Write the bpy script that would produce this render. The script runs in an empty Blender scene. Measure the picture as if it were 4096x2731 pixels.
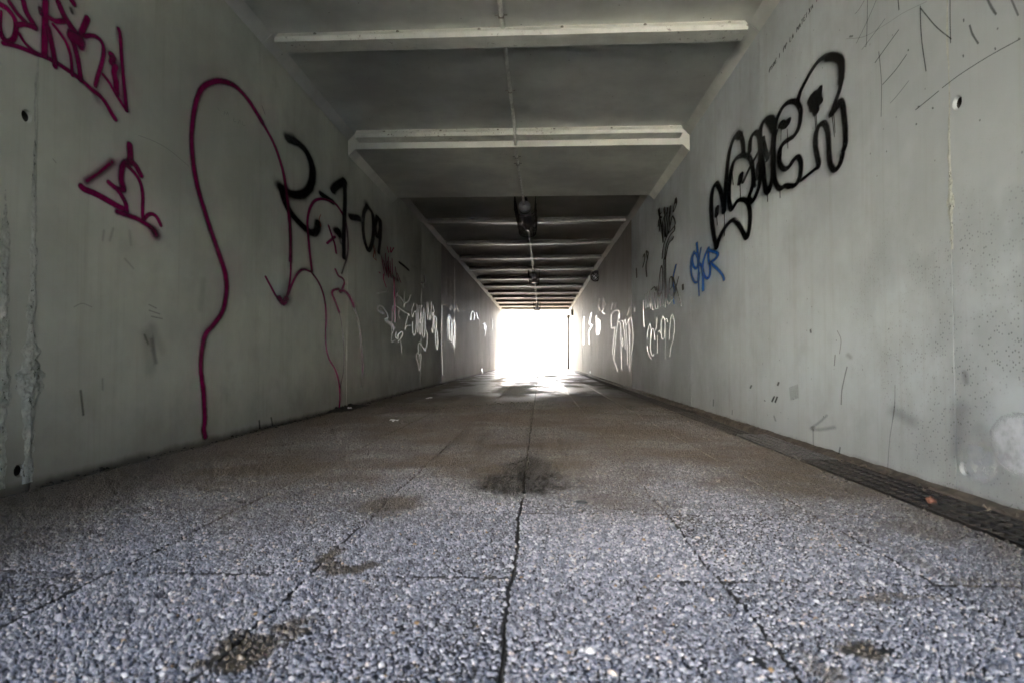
import bpy, bmesh, math, random
import numpy as np
from mathutils import Vector, Matrix, noise

random.seed(7)
RNG = np.random.default_rng(11)
SC = bpy.context.scene
COL = SC.collection
R = math.radians

# ------------------------------------------------------------ camera, sky, sun, exposure
cam_d = bpy.data.cameras.new('camera')
cam = bpy.data.objects.new('camera', cam_d)
COL.objects.link(cam)
cam.location = (0, 0, 0.5)
cam.rotation_euler = (R(90 + 1.568), 0, R(2.565))
cam_d.sensor_width = 36
cam_d.lens = 36 * 2500 / 4096
cam_d.clip_start = 0.02
cam_d.clip_end = 1500
cam_d.dof.use_dof = True
cam_d.dof.focus_distance = 5.0
cam_d.dof.aperture_fstop = 4.0
SC.camera = cam

SUN_EL, SUN_AZ = 40.0, -26.0          # azimuth measured from +Y towards -X
world = bpy.data.worlds.new('World')
SC.world = world
world.use_nodes = True
wn = world.node_tree
wn.nodes.clear()
w_out = wn.nodes.new('ShaderNodeOutputWorld')
w_bg = wn.nodes.new('ShaderNodeBackground')
w_sky = wn.nodes.new('ShaderNodeTexSky')
w_sky.sky_type = 'NISHITA'
w_sky.sun_disc = False
w_sky.sun_elevation = R(SUN_EL)
w_sky.sun_rotation = R(-SUN_AZ)
w_sky.dust_density = 4.0
w_sky.air_density = 0.8
w_sky.ozone_density = 0.4
wn.links.new(w_sky.outputs[0], w_bg.inputs[0])
wn.links.new(w_bg.outputs[0], w_out.inputs[0])
w_bg.inputs[1].default_value = 0.115

sun_d = bpy.data.lights.new('sun', 'SUN')
sun_d.energy = 5.0
sun_d.angle = R(0.53)
sun_d.color = (1.0, 0.95, 0.87)
sun = bpy.data.objects.new('sun', sun_d)
COL.objects.link(sun)
to_sun = Vector((-math.sin(R(SUN_AZ)) * math.cos(R(SUN_EL)), math.cos(R(SUN_AZ)) * math.cos(R(SUN_EL)), math.sin(R(SUN_EL))))
sun.rotation_euler = to_sun.to_track_quat('Z', 'Y').to_euler()
sun.location = (0, 20, 30)

SC.view_settings.view_transform = 'Standard'
SC.view_settings.look = 'None'
SC.view_settings.exposure = 6.35
SC.view_settings.gamma = 1
SC.view_settings.use_curve_mapping = False
SC.cycles.use_denoising = True
SC.cycles.max_bounces = 12
SC.cycles.diffuse_bounces = 8
SC.cycles.glossy_bounces = 4
SC.cycles.transparent_max_bounces = 24
SC.cycles.sample_clamp_indirect = 12
SC.cycles.caustics_reflective = False

# ------------------------------------------------------------ dimensions
XL, XR = -1.984, 1.515               # wall faces
Y0, Y1 = -1.6, 32.45                 # ends of the underpass
JOINTS = [Y0, 0.38, 2.36, 4.33, 6.34, 8.31, 10.35, 12.45, 14.45, 16.45, 18.45, 20.45, 22.45, 24.45, 26.45, 28.45, 30.45, Y1]
ZC = [2.82, 2.82, 2.82, 2.82, 2.665, 2.845, 2.87, 2.90, 2.93, 2.93, 2.95, 2.95, 2.96, 2.97, 2.97, 2.98, 2.98]
INS = [0, 0, 0, 0, 0.002] + [0] * 12
CH = 0.067

# ------------------------------------------------------------ helpers
def tag(o, label=None, cat=None, group=None, kind=None):
    if label: o['label'] = label
    if cat: o['category'] = cat
    if group: o['group'] = group
    if kind: o['kind'] = kind
    return o

def empty(name, loc=(0, 0, 0), **k):
    o = bpy.data.objects.new(name, None)
    o.empty_display_size = 0.2
    COL.objects.link(o)
    o.location = loc
    return tag(o, **k)

def obj(name, me, mat, parent=None, loc=None, rot=None, **k):
    o = bpy.data.objects.new(name, me)
    COL.objects.link(o)
    if mat is not None and not me.materials:
        me.materials.append(mat)
    if parent is not None:
        o.parent = parent
    if loc is not None: o.location = loc
    if rot is not None: o.rotation_euler = rot
    return tag(o, **k)

def mesh(name, verts, faces, smooth=False):
    me = bpy.data.meshes.new(name)
    me.from_pydata([tuple(v) for v in verts], [], faces)
    me.update()
    if smooth:
        me.polygons.foreach_set('use_smooth', [True] * len(me.polygons))
    return me

def from_bm(name, bm, smooth=False):
    me = bpy.data.meshes.new(name)
    bmesh.ops.recalc_face_normals(bm, faces=bm.faces)
    bm.to_mesh(me)
    bm.free()
    if smooth:
        me.polygons.foreach_set('use_smooth', [True] * len(me.polygons))
    return me

def add_box(bm, c, s, bevel=0.0, rot=None):
    r = bmesh.ops.create_cube(bm, size=1.0)
    vs = r['verts']
    bmesh.ops.scale(bm, vec=s, verts=vs)
    if bevel > 0:
        es = list({e for v in vs for e in v.link_edges})
        q = bmesh.ops.bevel(bm, geom=es, offset=bevel, segments=1, affect='EDGES', profile=0.7)
        vs = list({v for f in q['faces'] for v in f.verts} | {v for v in vs if v.is_valid})
    if rot is not None:
        bmesh.ops.rotate(bm, cent=(0, 0, 0), matrix=rot, verts=vs)
    bmesh.ops.translate(bm, vec=c, verts=vs)
    return vs

def tube(pts, r, n=8, closed=False):
    """verts and faces of a tube along pts"""
    V, Fc = [], []
    pts = [Vector(p) for p in pts]
    m = len(pts)
    for i, p in enumerate(pts):
        a = pts[max(i - 1, 0)]; b = pts[min(i + 1, m - 1)]
        t = (b - a).normalized()
        ref = Vector((0, 0, 1)) if abs(t.z) < 0.9 else Vector((1, 0, 0))
        u = t.cross(ref).normalized(); w = u.cross(t)
        for k in range(n):
            q = 2 * math.pi * k / n
            V.append(p + u * (r * math.cos(q)) + w * (r * math.sin(q)))
    for i in range(m - 1):
        for k in range(n):
            Fc.append((i * n + k, i * n + (k + 1) % n, (i + 1) * n + (k + 1) % n, (i + 1) * n + k))
    Fc.append(tuple(range(n - 1, -1, -1)))
    Fc.append(tuple((m - 1) * n + k for k in range(n)))
    return V, Fc

def merge(parts):
    V, Fc = [], []
    for v, f in parts:
        o = len(V)
        V += list(v)
        Fc += [tuple(i + o for i in q) for q in f]
    return V, Fc

def lathe_y(profile, n=20):
    """surface of revolution about +Y from (radius, y) pairs"""
    V, Fc = [], []
    for r, y in profile:
        for k in range(n):
            q = 2 * math.pi * k / n
            V.append((r * math.cos(q), y, r * math.sin(q)))
    for i in range(len(profile) - 1):
        for k in range(n):
            Fc.append((i * n + k, (i + 1) * n + k, (i + 1) * n + (k + 1) % n, i * n + (k + 1) % n))
    return V, Fc

def prism_x(profile, x0, x1):
    """closed (y, z) outline swept along X"""
    n = len(profile)
    V = [(x0, y, z) for y, z in profile] + [(x1, y, z) for y, z in profile]
    Fc = [(i, (i + 1) % n, n + (i + 1) % n, n + i) for i in range(n)]
    Fc += [tuple(range(n - 1, -1, -1)), tuple(range(n, 2 * n))]
    return V, Fc

def prism_y(profile, y0, y1):
    n = len(profile)
    V = [(x, y0, z) for x, z in profile] + [(x, y1, z) for x, z in profile]
    Fc = [((i + 1) % n, i, n + i, n + (i + 1) % n) for i in range(n)]
    Fc += [tuple(range(n)), tuple(range(2 * n - 1, n - 1, -1))]
    return V, Fc

# ------------------------------------------------------------ materials
class NT:
    def __init__(s, tree):
        s.t = tree
    def n(s, typ, **k):
        o = s.t.nodes.new(typ)
        for a, b in k.items(): setattr(o, a, b)
        return o
    def l(s, a, b):
        s.t.links.new(a, b)
    def math(s, op, a, b=None, c=None, clamp=False):
        o = s.n('ShaderNodeMath', operation=op, use_clamp=clamp)
        for i, v in enumerate((a, b, c)):
            if v is None: continue
            if isinstance(v, (int, float)): o.inputs[i].default_value = v
            else: s.l(v, o.inputs[i])
        return o.outputs[0]
    def noise(s, vec, scale, detail=4, rough=0.55, dist=0.0):
        o = s.n('ShaderNodeTexNoise')
        s.l(vec, o.inputs['Vector'])
        o.inputs['Scale'].default_value = scale
        o.inputs['Detail'].default_value = detail
        o.inputs['Roughness'].default_value = rough
        o.inputs['Distortion'].default_value = dist
        return o.outputs['Fac']
    def rng(s, v, a, b, c=0.0, d=1.0, smooth=True):
        o = s.n('ShaderNodeMapRange', interpolation_type='SMOOTHSTEP' if smooth else 'LINEAR')
        s.l(v, o.inputs['Value'])
        for i, x in zip(('From Min', 'From Max', 'To Min', 'To Max'), (a, b, c, d)):
            o.inputs[i].default_value = x
        return o.outputs['Result']
    def mix(s, fac, a, b, blend='MIX'):
        o = s.n('ShaderNodeMix', data_type='RGBA', blend_type=blend)
        for i, v in ((0, fac), (6, a), (7, b)):
            if isinstance(v, (int, float)): o.inputs[i].default_value = v
            elif isinstance(v, tuple): o.inputs[i].default_value = (*v, 1)
            else: s.l(v, o.inputs[i])
        return o.outputs[2]
    def mapping(s, vec, scale=(1, 1, 1), loc=(0, 0, 0)):
        o = s.n('ShaderNodeMapping')
        s.l(vec, o.inputs['Vector'])
        o.inputs['Scale'].default_value = scale
        o.inputs['Location'].default_value = loc
        return o.outputs[0]
    def bump(s, h, strength, dist=0.01):
        o = s.n('ShaderNodeBump')
        o.inputs['Strength'].default_value = strength
        o.inputs['Distance'].default_value = dist
        s.l(h, o.inputs['Height'])
        return o.outputs[0]

def new_mat(name):
    m = bpy.data.materials.new(name)
    m.use_nodes = True
    t = m.node_tree
    t.nodes.clear()
    q = NT(t)
    out = q.n('ShaderNodeOutputMaterial')
    b = q.n('ShaderNodeBsdfPrincipled')
    q.l(b.outputs[0], out.inputs[0])
    pos = q.n('ShaderNodeNewGeometry').outputs['Position']
    return m, q, b, pos

def setc(q, sock, v):
    if isinstance(v, tuple): sock.default_value = (*v, 1)
    elif isinstance(v, (int, float)): sock.default_value = v
    else: q.l(v, sock)

def simple(name, col, rough=0.5, metal=0.0, var=0.12, scale=9, bump=0.0, bscale=60, rust=0.0):
    m, q, b, pos = new_mat(name)
    f = q.noise(pos, scale, 5)
    dark = tuple(c * (1 - var) for c in col); lite = tuple(min(1, c * (1 + var)) for c in col)
    c = q.mix(q.rng(f, 0.3, 0.7), dark, lite)
    if rust:
        c = q.mix(q.math('MULTIPLY', q.math('MULTIPLY', q.rng(q.noise(pos, 30, 4, 0.7), 0.58, 0.68), q.rng(q.noise(pos, 1.7, 3), 0.45, 0.6)), rust), c, (0.10, 0.045, 0.02))
    setc(q, b.inputs['Base Color'], c)
    b.inputs['Roughness'].default_value = rough
    b.inputs['Metallic'].default_value = metal
    if bump: setc(q, b.inputs['Normal'], q.bump(q.noise(pos, bscale, 3), bump, 0.004))
    return m

def concrete(name, base, streak, dirt_low, speck=0.0, rough=0.72):
    """painted or bare concrete: mottling, vertical run marks, pinholes, grime near the floor"""
    m, q, b, pos = new_mat(name)
    sep = q.n('ShaderNodeSeparateXYZ'); q.l(pos, sep.inputs[0])
    z = sep.outputs['Z']
    big = q.noise(pos, 0.9, 5, 0.6)
    mid = q.noise(pos, 5.0, 6, 0.65)
    fine = q.noise(pos, 90, 3, 0.6)
    run = q.noise(q.mapping(pos, (9, 9, 0.35)), 1.0, 6, 0.7)
    run2 = q.noise(q.mapping(pos, (30, 30, 0.8), (3, 7, 0)), 1.0, 4, 0.6)
    lo = tuple(c * 0.74 for c in base); hi = tuple(min(1, c * 1.10) for c in base)
    c = q.mix(q.rng(big, 0.3, 0.7), lo, hi)
    c = q.mix(q.math('MULTIPLY', q.rng(mid, 0.45, 0.75), 0.34), c, tuple(x * 0.72 for x in base))
    c = q.mix(q.math('MULTIPLY', q.rng(run, 0.50, 0.78), streak), c, (base[0] * 0.50, base[1] * 0.44, base[2] * 0.36))
    c = q.mix(q.math('MULTIPLY', q.rng(run2, 0.56, 0.74), streak * 0.55), c, (base[0] * 0.55, base[1] * 0.5, base[2] * 0.43))
    # splashed grime close to the floor
    low = q.math('MULTIPLY', q.rng(q.math('ADD', z, q.math('MULTIPLY', mid, 0.5)), 0.22, 0.75, 1.0, 0.0), dirt_low)
    c = q.mix(low, c, (0.13, 0.105, 0.075))
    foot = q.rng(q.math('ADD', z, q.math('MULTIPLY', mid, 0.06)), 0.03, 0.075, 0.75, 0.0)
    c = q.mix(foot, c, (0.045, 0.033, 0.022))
    # pinholes
    vo = q.n('ShaderNodeTexVoronoi', feature='F1'); q.l(pos, vo.inputs['Vector'])
    vo.inputs['Scale'].default_value = 17
    sel = q.n('ShaderNodeSeparateColor'); q.l(vo.outputs['Color'], sel.inputs[0])
    pin = q.math('MULTIPLY', q.rng(vo.outputs['Distance'], 0.05, 0.11, 1.0, 0.0), q.rng(sel.outputs[0], 0.78, 0.80))
    c = q.mix(q.math('MULTIPLY', pin, 0.75), c, (0.05, 0.045, 0.04))
    if speck:
        sy = sep.outputs['Y']
        area = q.math('MULTIPLY', q.rng(sy, 2.2, 3.6, 1.0, 0.0), q.rng(z, 0.7, 1.4, 1.0, 0.0))
        dens = q.math('MULTIPLY', area, q.rng(q.noise(pos, 3.2, 4, 0.6), 0.36, 0.62))
        v2 = q.n('ShaderNodeTexVoronoi', feature='F1'); q.l(pos, v2.inputs['Vector'])
        v2.inputs['Scale'].default_value = 75
        s2 = q.n('ShaderNodeSeparateColor'); q.l(v2.outputs['Color'], s2.inputs[0])
        dot = q.math('MULTIPLY', q.rng(v2.outputs['Distance'], 0.16, 0.36, 1.0, 0.0), q.rng(s2.outputs[1], 0.42, 0.5))
        c = q.mix(q.math('MULTIPLY', q.math('MULTIPLY', dot, dens), speck), c, (0.035, 0.03, 0.026))
        c = q.mix(q.math('MULTIPLY', dens, 0.22), c, (0.10, 0.085, 0.07))
    c = q.mix(0.35, c, q.mix(q.rng(fine, 0.25, 0.75), tuple(x * 0.85 for x in base), tuple(min(1, x * 1.12) for x in base)), 'MULTIPLY') if False else c
    setc(q, b.inputs['Base Color'], c)
    b.inputs['Roughness'].default_value = rough
    b.inputs['Specular IOR Level'].default_value = 0.35
    h = q.math('ADD', q.math('MULTIPLY', fine, 0.5), q.math('ADD', q.math('MULTIPLY', mid, 1.2), q.math('MULTIPLY', pin, -1.5)))
    setc(q, b.inputs['Normal'], q.bump(h, 0.25, 0.004))
    return m

M = {}
M['wall_left'] = concrete('painted wall, left', (0.585, 0.60, 0.525), 0.30, 0.5)
M['wall_right'] = concrete('painted wall, right', (0.55, 0.60, 0.615), 0.28, 0.38, speck=0.6)  # bluer than the left: cool skylight tint put into the same paint
def seam_mat():
    m, q, b, pos = new_mat('leaked rough concrete')
    n = q.noise(pos, 34, 5, 0.7)
    v = q.n('ShaderNodeTexVoronoi', feature='F1'); q.l(pos, v.inputs['Vector']); v.inputs['Scale'].default_value = 38
    s = q.n('ShaderNodeSeparateColor'); q.l(v.outputs['Color'], s.inputs[0])
    pit = q.math('MULTIPLY', q.rng(q.noise(q.mapping(pos, (1, 1.5, 0.75)), 62, 3, 0.75), 0.56, 0.66), q.rng(q.noise(pos, 14, 3, 0.6), 0.42, 0.58))
    z = q.n('ShaderNodeSeparateXYZ'); q.l(pos, z.inputs[0])
    pit = q.math('MULTIPLY', pit, q.rng(z.outputs['Z'], 1.15, 1.6, 1.0, 0.12))
    c = q.mix(q.rng(n, 0.3, 0.7), (0.36, 0.375, 0.33), (0.54, 0.56, 0.50))
    c = q.mix(q.math('MULTIPLY', pit, 0.92), c, (0.03, 0.026, 0.02))  # pits darkened in colour, standing in for the shade inside them
    setc(q, b.inputs['Base Color'], c); b.inputs['Roughness'].default_value = 0.8
    h = q.math('ADD', n, q.math('MULTIPLY', pit, -2.0))
    setc(q, b.inputs['Normal'], q.bump(h, 0.8, 0.006))
    return m
M['seam'] = seam_mat()
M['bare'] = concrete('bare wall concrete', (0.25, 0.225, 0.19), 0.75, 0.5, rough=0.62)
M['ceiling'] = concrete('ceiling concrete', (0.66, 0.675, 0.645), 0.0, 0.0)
M['ceiling_dim'] = concrete('dimmed ceiling concrete', (0.46, 0.44, 0.395), 0.0, 0.0)  # darker copy of the ceiling tone; dimness deeper in is put into colour
M['gutter_dim'] = simple('dimmed sheet steel', (0.30, 0.295, 0.27), 0.5, 0.0, 0.15, 6, 0.1, 40, rust=0.8)  # darker gutter copy, so the unlit middle stretch is carried by colour
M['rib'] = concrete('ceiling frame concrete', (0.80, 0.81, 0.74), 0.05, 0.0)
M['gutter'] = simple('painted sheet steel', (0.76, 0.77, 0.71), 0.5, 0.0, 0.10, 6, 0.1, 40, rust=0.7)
M['conduit'] = simple('painted conduit', (0.80, 0.81, 0.76), 0.5, 0.0, 0.2, 14)
M['conduit_dim'] = simple('dimmed conduit', (0.22, 0.21, 0.19), 0.5, 0.0, 0.2, 14)  # darker conduit copy; dimness past the first lamp is painted in
M['bolt'] = simple('painted bolt', (0.38, 0.37, 0.33), 0.5)
M['cage'] = simple('rusty cage wire', (0.035, 0.024, 0.018), 0.65, 0.3, 0.4, 60)
M['housing'] = simple('lamp housing grey', (0.30, 0.31, 0.345), 0.38, 0.2, 0.2, 30)
M['band'] = simple('black rubber', (0.012, 0.012, 0.012), 0.6)
M['glass'] = simple('clouded lamp tube', (0.24, 0.25, 0.275), 0.10, 0.0, 0.15, 30)
M['bulb'] = simple('white lamp diffuser', (0.62, 0.64, 0.66), 0.25)
M['iron'] = simple('dirty grating iron', (0.042, 0.035, 0.029), 0.55, 0.5, 0.5, 25, 0.5, 120)
M['iron_clean'] = simple('worn grating iron', (0.11, 0.10, 0.095), 0.42, 0.7, 0.4, 25, 0.4, 120)
M['muck'] = simple('drain muck', (0.018, 0.015, 0.012), 0.7, 0, 0.4, 12)
M['ledge'] = simple('drain edge mortar', (0.080, 0.064, 0.047), 0.85, 0, 0.4, 18, 0.7, 60)
M['bedding'] = simple('joint dirt and hole shade', (0.022, 0.018, 0.014), 0.8, 0, 0.5, 30, 0.5, 90)
M['pipe'] = simple('dark drainpipe', (0.06, 0.055, 0.045), 0.5, 0, 0.3, 10)
M['outwall'] = concrete('sunlit concrete', (0.50, 0.49, 0.46), 0.3, 0.2)
M['bounce_white'] = concrete('white light bouncer', (0.78, 0.77, 0.73), 0.12, 0.2)  # white chosen to bounce sunlight from unseen surfaces behind the camera
M['blocker_grey'] = concrete('grey light blocker', (0.32, 0.32, 0.30), 0.3, 0.2)  # tone sets how much light the unseen side wall returns
M['blocker_dark'] = concrete('dark light blocker', (0.09, 0.095, 0.075), 0.3, 0.2)  # kept dark so the unseen side wall returns little light
M['earth'] = simple('grassy earth', (0.07, 0.085, 0.035), 0.9, 0, 0.4, 3)
M['asphalt'] = simple('asphalt', (0.06, 0.06, 0.06), 0.85, 0, 0.3, 30, 0.5, 200)
M['terracotta'] = simple('terracotta', (0.11, 0.042, 0.024), 0.7, 0, 0.3, 60)
M['slate_stone'] = simple('dark stone', (0.03, 0.035, 0.035), 0.5, 0, 0.3, 60)
M['paper'] = simple('white scrap', (0.72, 0.73, 0.74), 0.35, 0, 0.06, 40)
M['debris'] = simple('dark litter', (0.02, 0.016, 0.012), 0.85, 0, 0.5, 40, 0.6, 90)

# stains on the floor: (x, y, half width, half length, dirt, wet)
STAINS = [(-0.087, 2.518, 0.2, 0.26, 0.85, 1.0),
(-0.052, 2.95, 0.13, 0.34, 0.8, 0.95),
(-0.02, 2.7, 0.13, 0.2, 0.8, 0.95),
(-0.12, 2.6, 0.34, 0.5, 0.55, 0),
(-0.521, 2.136, 0.14, 0.17, 0.95, 0.35),
(-0.66, 2.12, 0.08, 0.06, 0.7, 0),
(-0.796, 2.584, 0.19, 0.17, 0.9, 0),
(-1.104, 3.151, 0.3, 0.25, 0.85, 0),
(0.2, 2.5, 0.12, 0.2, 0.45, 0),
(-0.36, 2.5, 0.14, 0.2, 0.5, 0),
(-0.339, 3.043, 0.11, 0.13, 0.5, 0),
(0.659, 3.788, 0.56, 0.58, 0.6, 0),
(-0.713, 3.758, 0.64, 0.67, 0.62, 0),
(1.12, 1.891, 0.14, 0.17, 0.75, 0),
(-1.5, 2.025, 0.16, 0.09, 0.6, 0),
(-0.507, 1.045, 0.07, 0.06, 1, 0.6),
(0.557, 1.11, 0.05, 0.032, 1, 0.6),
(-0.468, 1.487, 0.075, 0.035, 0.95, 0.5),
(-0.53, 1.56, 0.025, 0.1, 0.95, 0.5),
(-0.45, 1.14, 0.03, 0.06, 0.9, 0.3),
(0.75, 1.35, 0.12, 0.02, 0.8, 0),
(0.45, 1.05, 0.02, 0.1, 0.7, 0),
(0.525, 2.144, 0.09, 0.07, 0.3, 0),
(0.93, 1.75, 0.03, 0.35, 0.45, 0),
(1.0, 1.45, 0.1, 0.03, 0.7, 0)]

def stain_group():
    g = bpy.data.node_groups.new('floor_stains', 'ShaderNodeTree')
    for nm in ('Dirt', 'Wet'):
        g.interface.new_socket(nm, in_out='OUTPUT', socket_type='NodeSocketFloat')
    q = NT(g)
    out = q.n('NodeGroupOutput')
    pos = q.n('ShaderNodeNewGeometry').outputs['Position']
    wob = q.n('ShaderNodeTexNoise'); q.l(pos, wob.inputs['Vector'])
    wob.inputs['Scale'].default_value = 5.5; wob.inputs['Detail'].default_value = 8; wob.inputs['Roughness'].default_value = 0.74
    vs = q.n('ShaderNodeVectorMath', operation='SUBTRACT'); q.l(wob.outputs['Color'], vs.inputs[0]); vs.inputs[1].default_value = (0.5, 0.5, 0.5)
    vm = q.n('ShaderNodeVectorMath', operation='MULTIPLY_ADD')
    q.l(vs.outputs[0], vm.inputs[0]); vm.inputs[1].default_value = (0.22, 0.36, 0); q.l(pos, vm.inputs[2])
    wp = vm.outputs[0]
    dirt = wet = None
    for (x, y, a, b, d, w) in STAINS:
        mp = q.mapping(wp, (1 / a, 1 / b, 0), (-x / a, -y / b, 0))
        ln = q.n('ShaderNodeVectorMath', operation='LENGTH'); q.l(mp, ln.inputs[0])
        f = q.rng(ln.outputs['Value'], 0.45 if w < 0.5 else 0.62, 1.25 if w < 0.5 else 1.14, 1.0, 0.0)
        fd = q.math('MULTIPLY', f, d)
        dirt = fd if dirt is None else q.math('MAXIMUM', dirt, fd)
        if w > 0:
            fw = q.math('MULTIPLY', f, w)
            wet = fw if wet is None else q.math('MAXIMUM', wet, fw)
    sep = q.n('ShaderNodeSeparateXYZ'); q.l(pos, sep.inputs[0])
    x, y = sep.outputs['X'], sep.outputs['Y']
    n1 = q.noise(pos, 1.3, 6, 0.62)
    n2 = q.noise(q.mapping(pos, (1.4, 0.55, 1), (4, 9, 0)), 1.0, 5, 0.6)
    film = q.math('MULTIPLY', q.rng(q.math('ADD', y, q.math('MULTIPLY', q.math('SUBTRACT', n1, 0.5), 2.6)), 1.55, 3.0), q.rng(n1, 0.36, 0.60, 0.62, 1.0))
    dirt = q.math('MAXIMUM', dirt, film)
    # walked-in wet dirt deeper inside, grime along the left wall and beside the drain
    deep = q.math('MULTIPLY', q.rng(y, 5.0, 8.5), q.rng(n2, 0.30, 0.58, 0.45, 1.0))
    dirt = q.math('MAXIMUM', dirt, q.math('MULTIPLY', deep, 0.9))
    el = q.rng(q.math('ADD', x, q.math('MULTIPLY', n1, 0.9)), -1.30, -0.55, 0.95, 0.0)
    er = q.rng(q.math('ADD', x, q.math('MULTIPLY', n1, -0.6)), 0.62, 1.0, 0.0, 0.85)
    dirt = q.math('MAXIMUM', dirt, q.math('MAXIMUM', el, er))
    wet2 = q.math('MULTIPLY', q.rng(y, 5.5, 10.0), q.rng(n2, 0.36, 0.56))
    wet = q.math('MAXIMUM', wet, q.math('MULTIPLY', wet2, 0.8))
    q.l(dirt, out.inputs['Dirt']); q.l(wet, out.inputs['Wet'])
    return g
STAIN = stain_group()

def paving_mat():
    m, q, b, pos = new_mat('exposed aggregate paving')
    st = q.n('ShaderNodeGroup'); st.node_tree = STAIN
    dirt, wet = st.outputs['Dirt'], st.outputs['Wet']
    sep = q.n('ShaderNodeSeparateXYZ'); q.l(pos, sep.inputs[0])
    near = q.rng(sep.outputs['Y'], 4.2, 7.2, 1.0, 0.0)
    vo = q.n('ShaderNodeTexVoronoi', feature='F1'); q.l(pos, vo.inputs['Vector'])
    vo.inputs['Scale'].default_value = 105
    cs = q.n('ShaderNodeSeparateColor'); q.l(vo.outputs['Color'], cs.inputs[0])
    stone = q.mix(cs.outputs[0], (0.06, 0.06, 0.06), (0.24, 0.235, 0.23))
    c = q.mix(q.rng(vo.outputs['Distance'], 0.35, 0.75), stone, (0.03, 0.027, 0.023))
    c = q.mix(near, c, (0.020, 0.018, 0.016))
    brown = q.mix(0.80, c, (0.15, 0.12, 0.085))
    c = q.mix(dirt, c, brown)
    c = q.mix(q.math('MULTIPLY', wet, 0.75), c, (0.014, 0.012, 0.010))
    setc(q, b.inputs['Base Color'], c)
    setc(q, b.inputs['Roughness'], q.rng(wet, 0.0, 1.0, 0.75, 0.22))
    hgt = q.math('MULTIPLY', vo.outputs['Distance'], -1.0)
    bp = q.n('ShaderNodeBump'); bp.inputs['Distance'].default_value = 0.004
    q.l(hgt, bp.inputs['Height']); q.l(q.rng(wet, 0, 1, 0.7, 0.25), bp.inputs['Strength'])
    q.l(bp.outputs[0], b.inputs['Normal'])
    return m
M['paving'] = paving_mat()

def pebble_mat():
    m, q, b, pos = new_mat('pebble aggregate')
    st = q.n('ShaderNodeGroup'); st.node_tree = STAIN
    dirt, wet = st.outputs['Dirt'], st.outputs['Wet']
    at = q.n('ShaderNodeAttribute', attribute_type='INSTANCER', attribute_name='tone')
    ramp = q.n('ShaderNodeValToRGB')
    q.l(at.outputs['Fac'], ramp.inputs[0])
    cr = ramp.color_ramp
    cr.elements[0].position = 0.0; cr.elements[0].color = (0.045, 0.047, 0.055, 1)
    cr.elements[1].position = 1.0; cr.elements[1].color = (0.20, 0.12, 0.045, 1)
    for p, cc in ((0.30, (0.10, 0.102, 0.124)), (0.62, (0.21, 0.21, 0.235)), (0.90, (0.42, 0.415, 0.41)), (0.965, (0.36, 0.31, 0.27))):
        e = cr.elements.new(p); e.color = (*cc, 1)
    c = q.mix(q.math('MULTIPLY', q.rng(q.noise(pos, 420, 3), 0.35, 0.7), 0.35), ramp.outputs[0], (0.16, 0.15, 0.15))
    brown = q.mix(0.85, q.mix(1.0, c, (0.6, 0.48, 0.33), 'MULTIPLY'), (0.062, 0.048, 0.032))
    c = q.mix(dirt, c, brown)
    c = q.mix(q.math('MULTIPLY', wet, 0.74), c, (0.012, 0.010, 0.008))
    setc(q, b.inputs['Base Color'], c)
    setc(q, b.inputs['Roughness'], q.rng(wet, 0.0, 1.0, 0.55, 0.30))
    return m
M['pebble'] = pebble_mat()

PAINT = {'mag': (0.33, 0.003, 0.11), 'blk': (0.004, 0.004, 0.005), 'org': (0.40, 0.045, 0.01), 'mar': (0.55, 0.03, 0.15),
         'slv': (0.10, 0.105, 0.115), 'bei': (0.42, 0.31, 0.18), 'slate': (0.06, 0.07, 0.09), 'grn': (0.05, 0.10, 0.07), 'gry': (0.055, 0.06, 0.07),
         'blu': (0.01, 0.19, 0.72), 'brn': (0.045, 0.026, 0.008), 'pen': (0.035, 0.037, 0.05), 'dirt': (0.05, 0.042, 0.03), 'pale': (0.66, 0.69, 0.72)}
MATTE = {'pen', 'dirt', 'pale', 'org'}
def paint_mat(key):
    m, q, b, pos = new_mat('paint ' + key)
    uv = q.n('ShaderNodeUVMap').outputs[0]
    ln = q.n('ShaderNodeVectorMath', operation='LENGTH'); q.l(uv, ln.inputs[0])
    core = q.n('ShaderNodeAttribute', attribute_name='core').outputs['Fac']
    al = q.n('ShaderNodeAttribute', attribute_name='al').outputs['Fac']
    sp = q.noise(pos, 260, 2, 0.7); cl = q.noise(pos, 26, 3, 0.6)
    d = q.math('ADD', ln.outputs['Value'], q.math('ADD', q.math('MULTIPLY', q.math('SUBTRACT', sp, 0.5), 0.50), q.math('MULTIPLY', q.math('SUBTRACT', cl, 0.5), 0.42)))
    mr = q.n('ShaderNodeMapRange', interpolation_type='SMOOTHSTEP')
    q.l(d, mr.inputs['Value']); q.l(core, mr.inputs['From Min']); mr.inputs['From Max'].default_value = 1.0
    mr.inputs['To Min'].default_value = 1.0; mr.inputs['To Max'].default_value = 0.0
    edge = q.rng(ln.outputs['Value'], 0.9, 1.0, 1.0, 0.0)
    a = q.math('MULTIPLY', q.math('MULTIPLY', q.math('MULTIPLY', mr.outputs['Result'], al), edge), q.rng(cl, 0.22, 0.5, 0.72, 1.0))
    setc(q, b.inputs['Alpha'], a)
    col = PAINT[key]
    setc(q, b.inputs['Base Color'], q.mix(q.rng(cl, 0.3, 0.7), tuple(c * 0.8 for c in col), tuple(min(1, c * 1.2) for c in col)))
    b.inputs['Roughness'].default_value = 0.85 if key in MATTE else (0.27 if key == 'slv' else 0.25)
    b.inputs['Specular IOR Level'].default_value = 0.2 if key in MATTE else (0.18 if key in ('slv', 'bei', 'mag', 'blu') else 0.14)
    b.inputs['Metallic'].default_value = 0.15 if key == 'slv' else 0.0
    return m
for k in PAINT: M['paint_' + k] = paint_mat(k)

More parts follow.
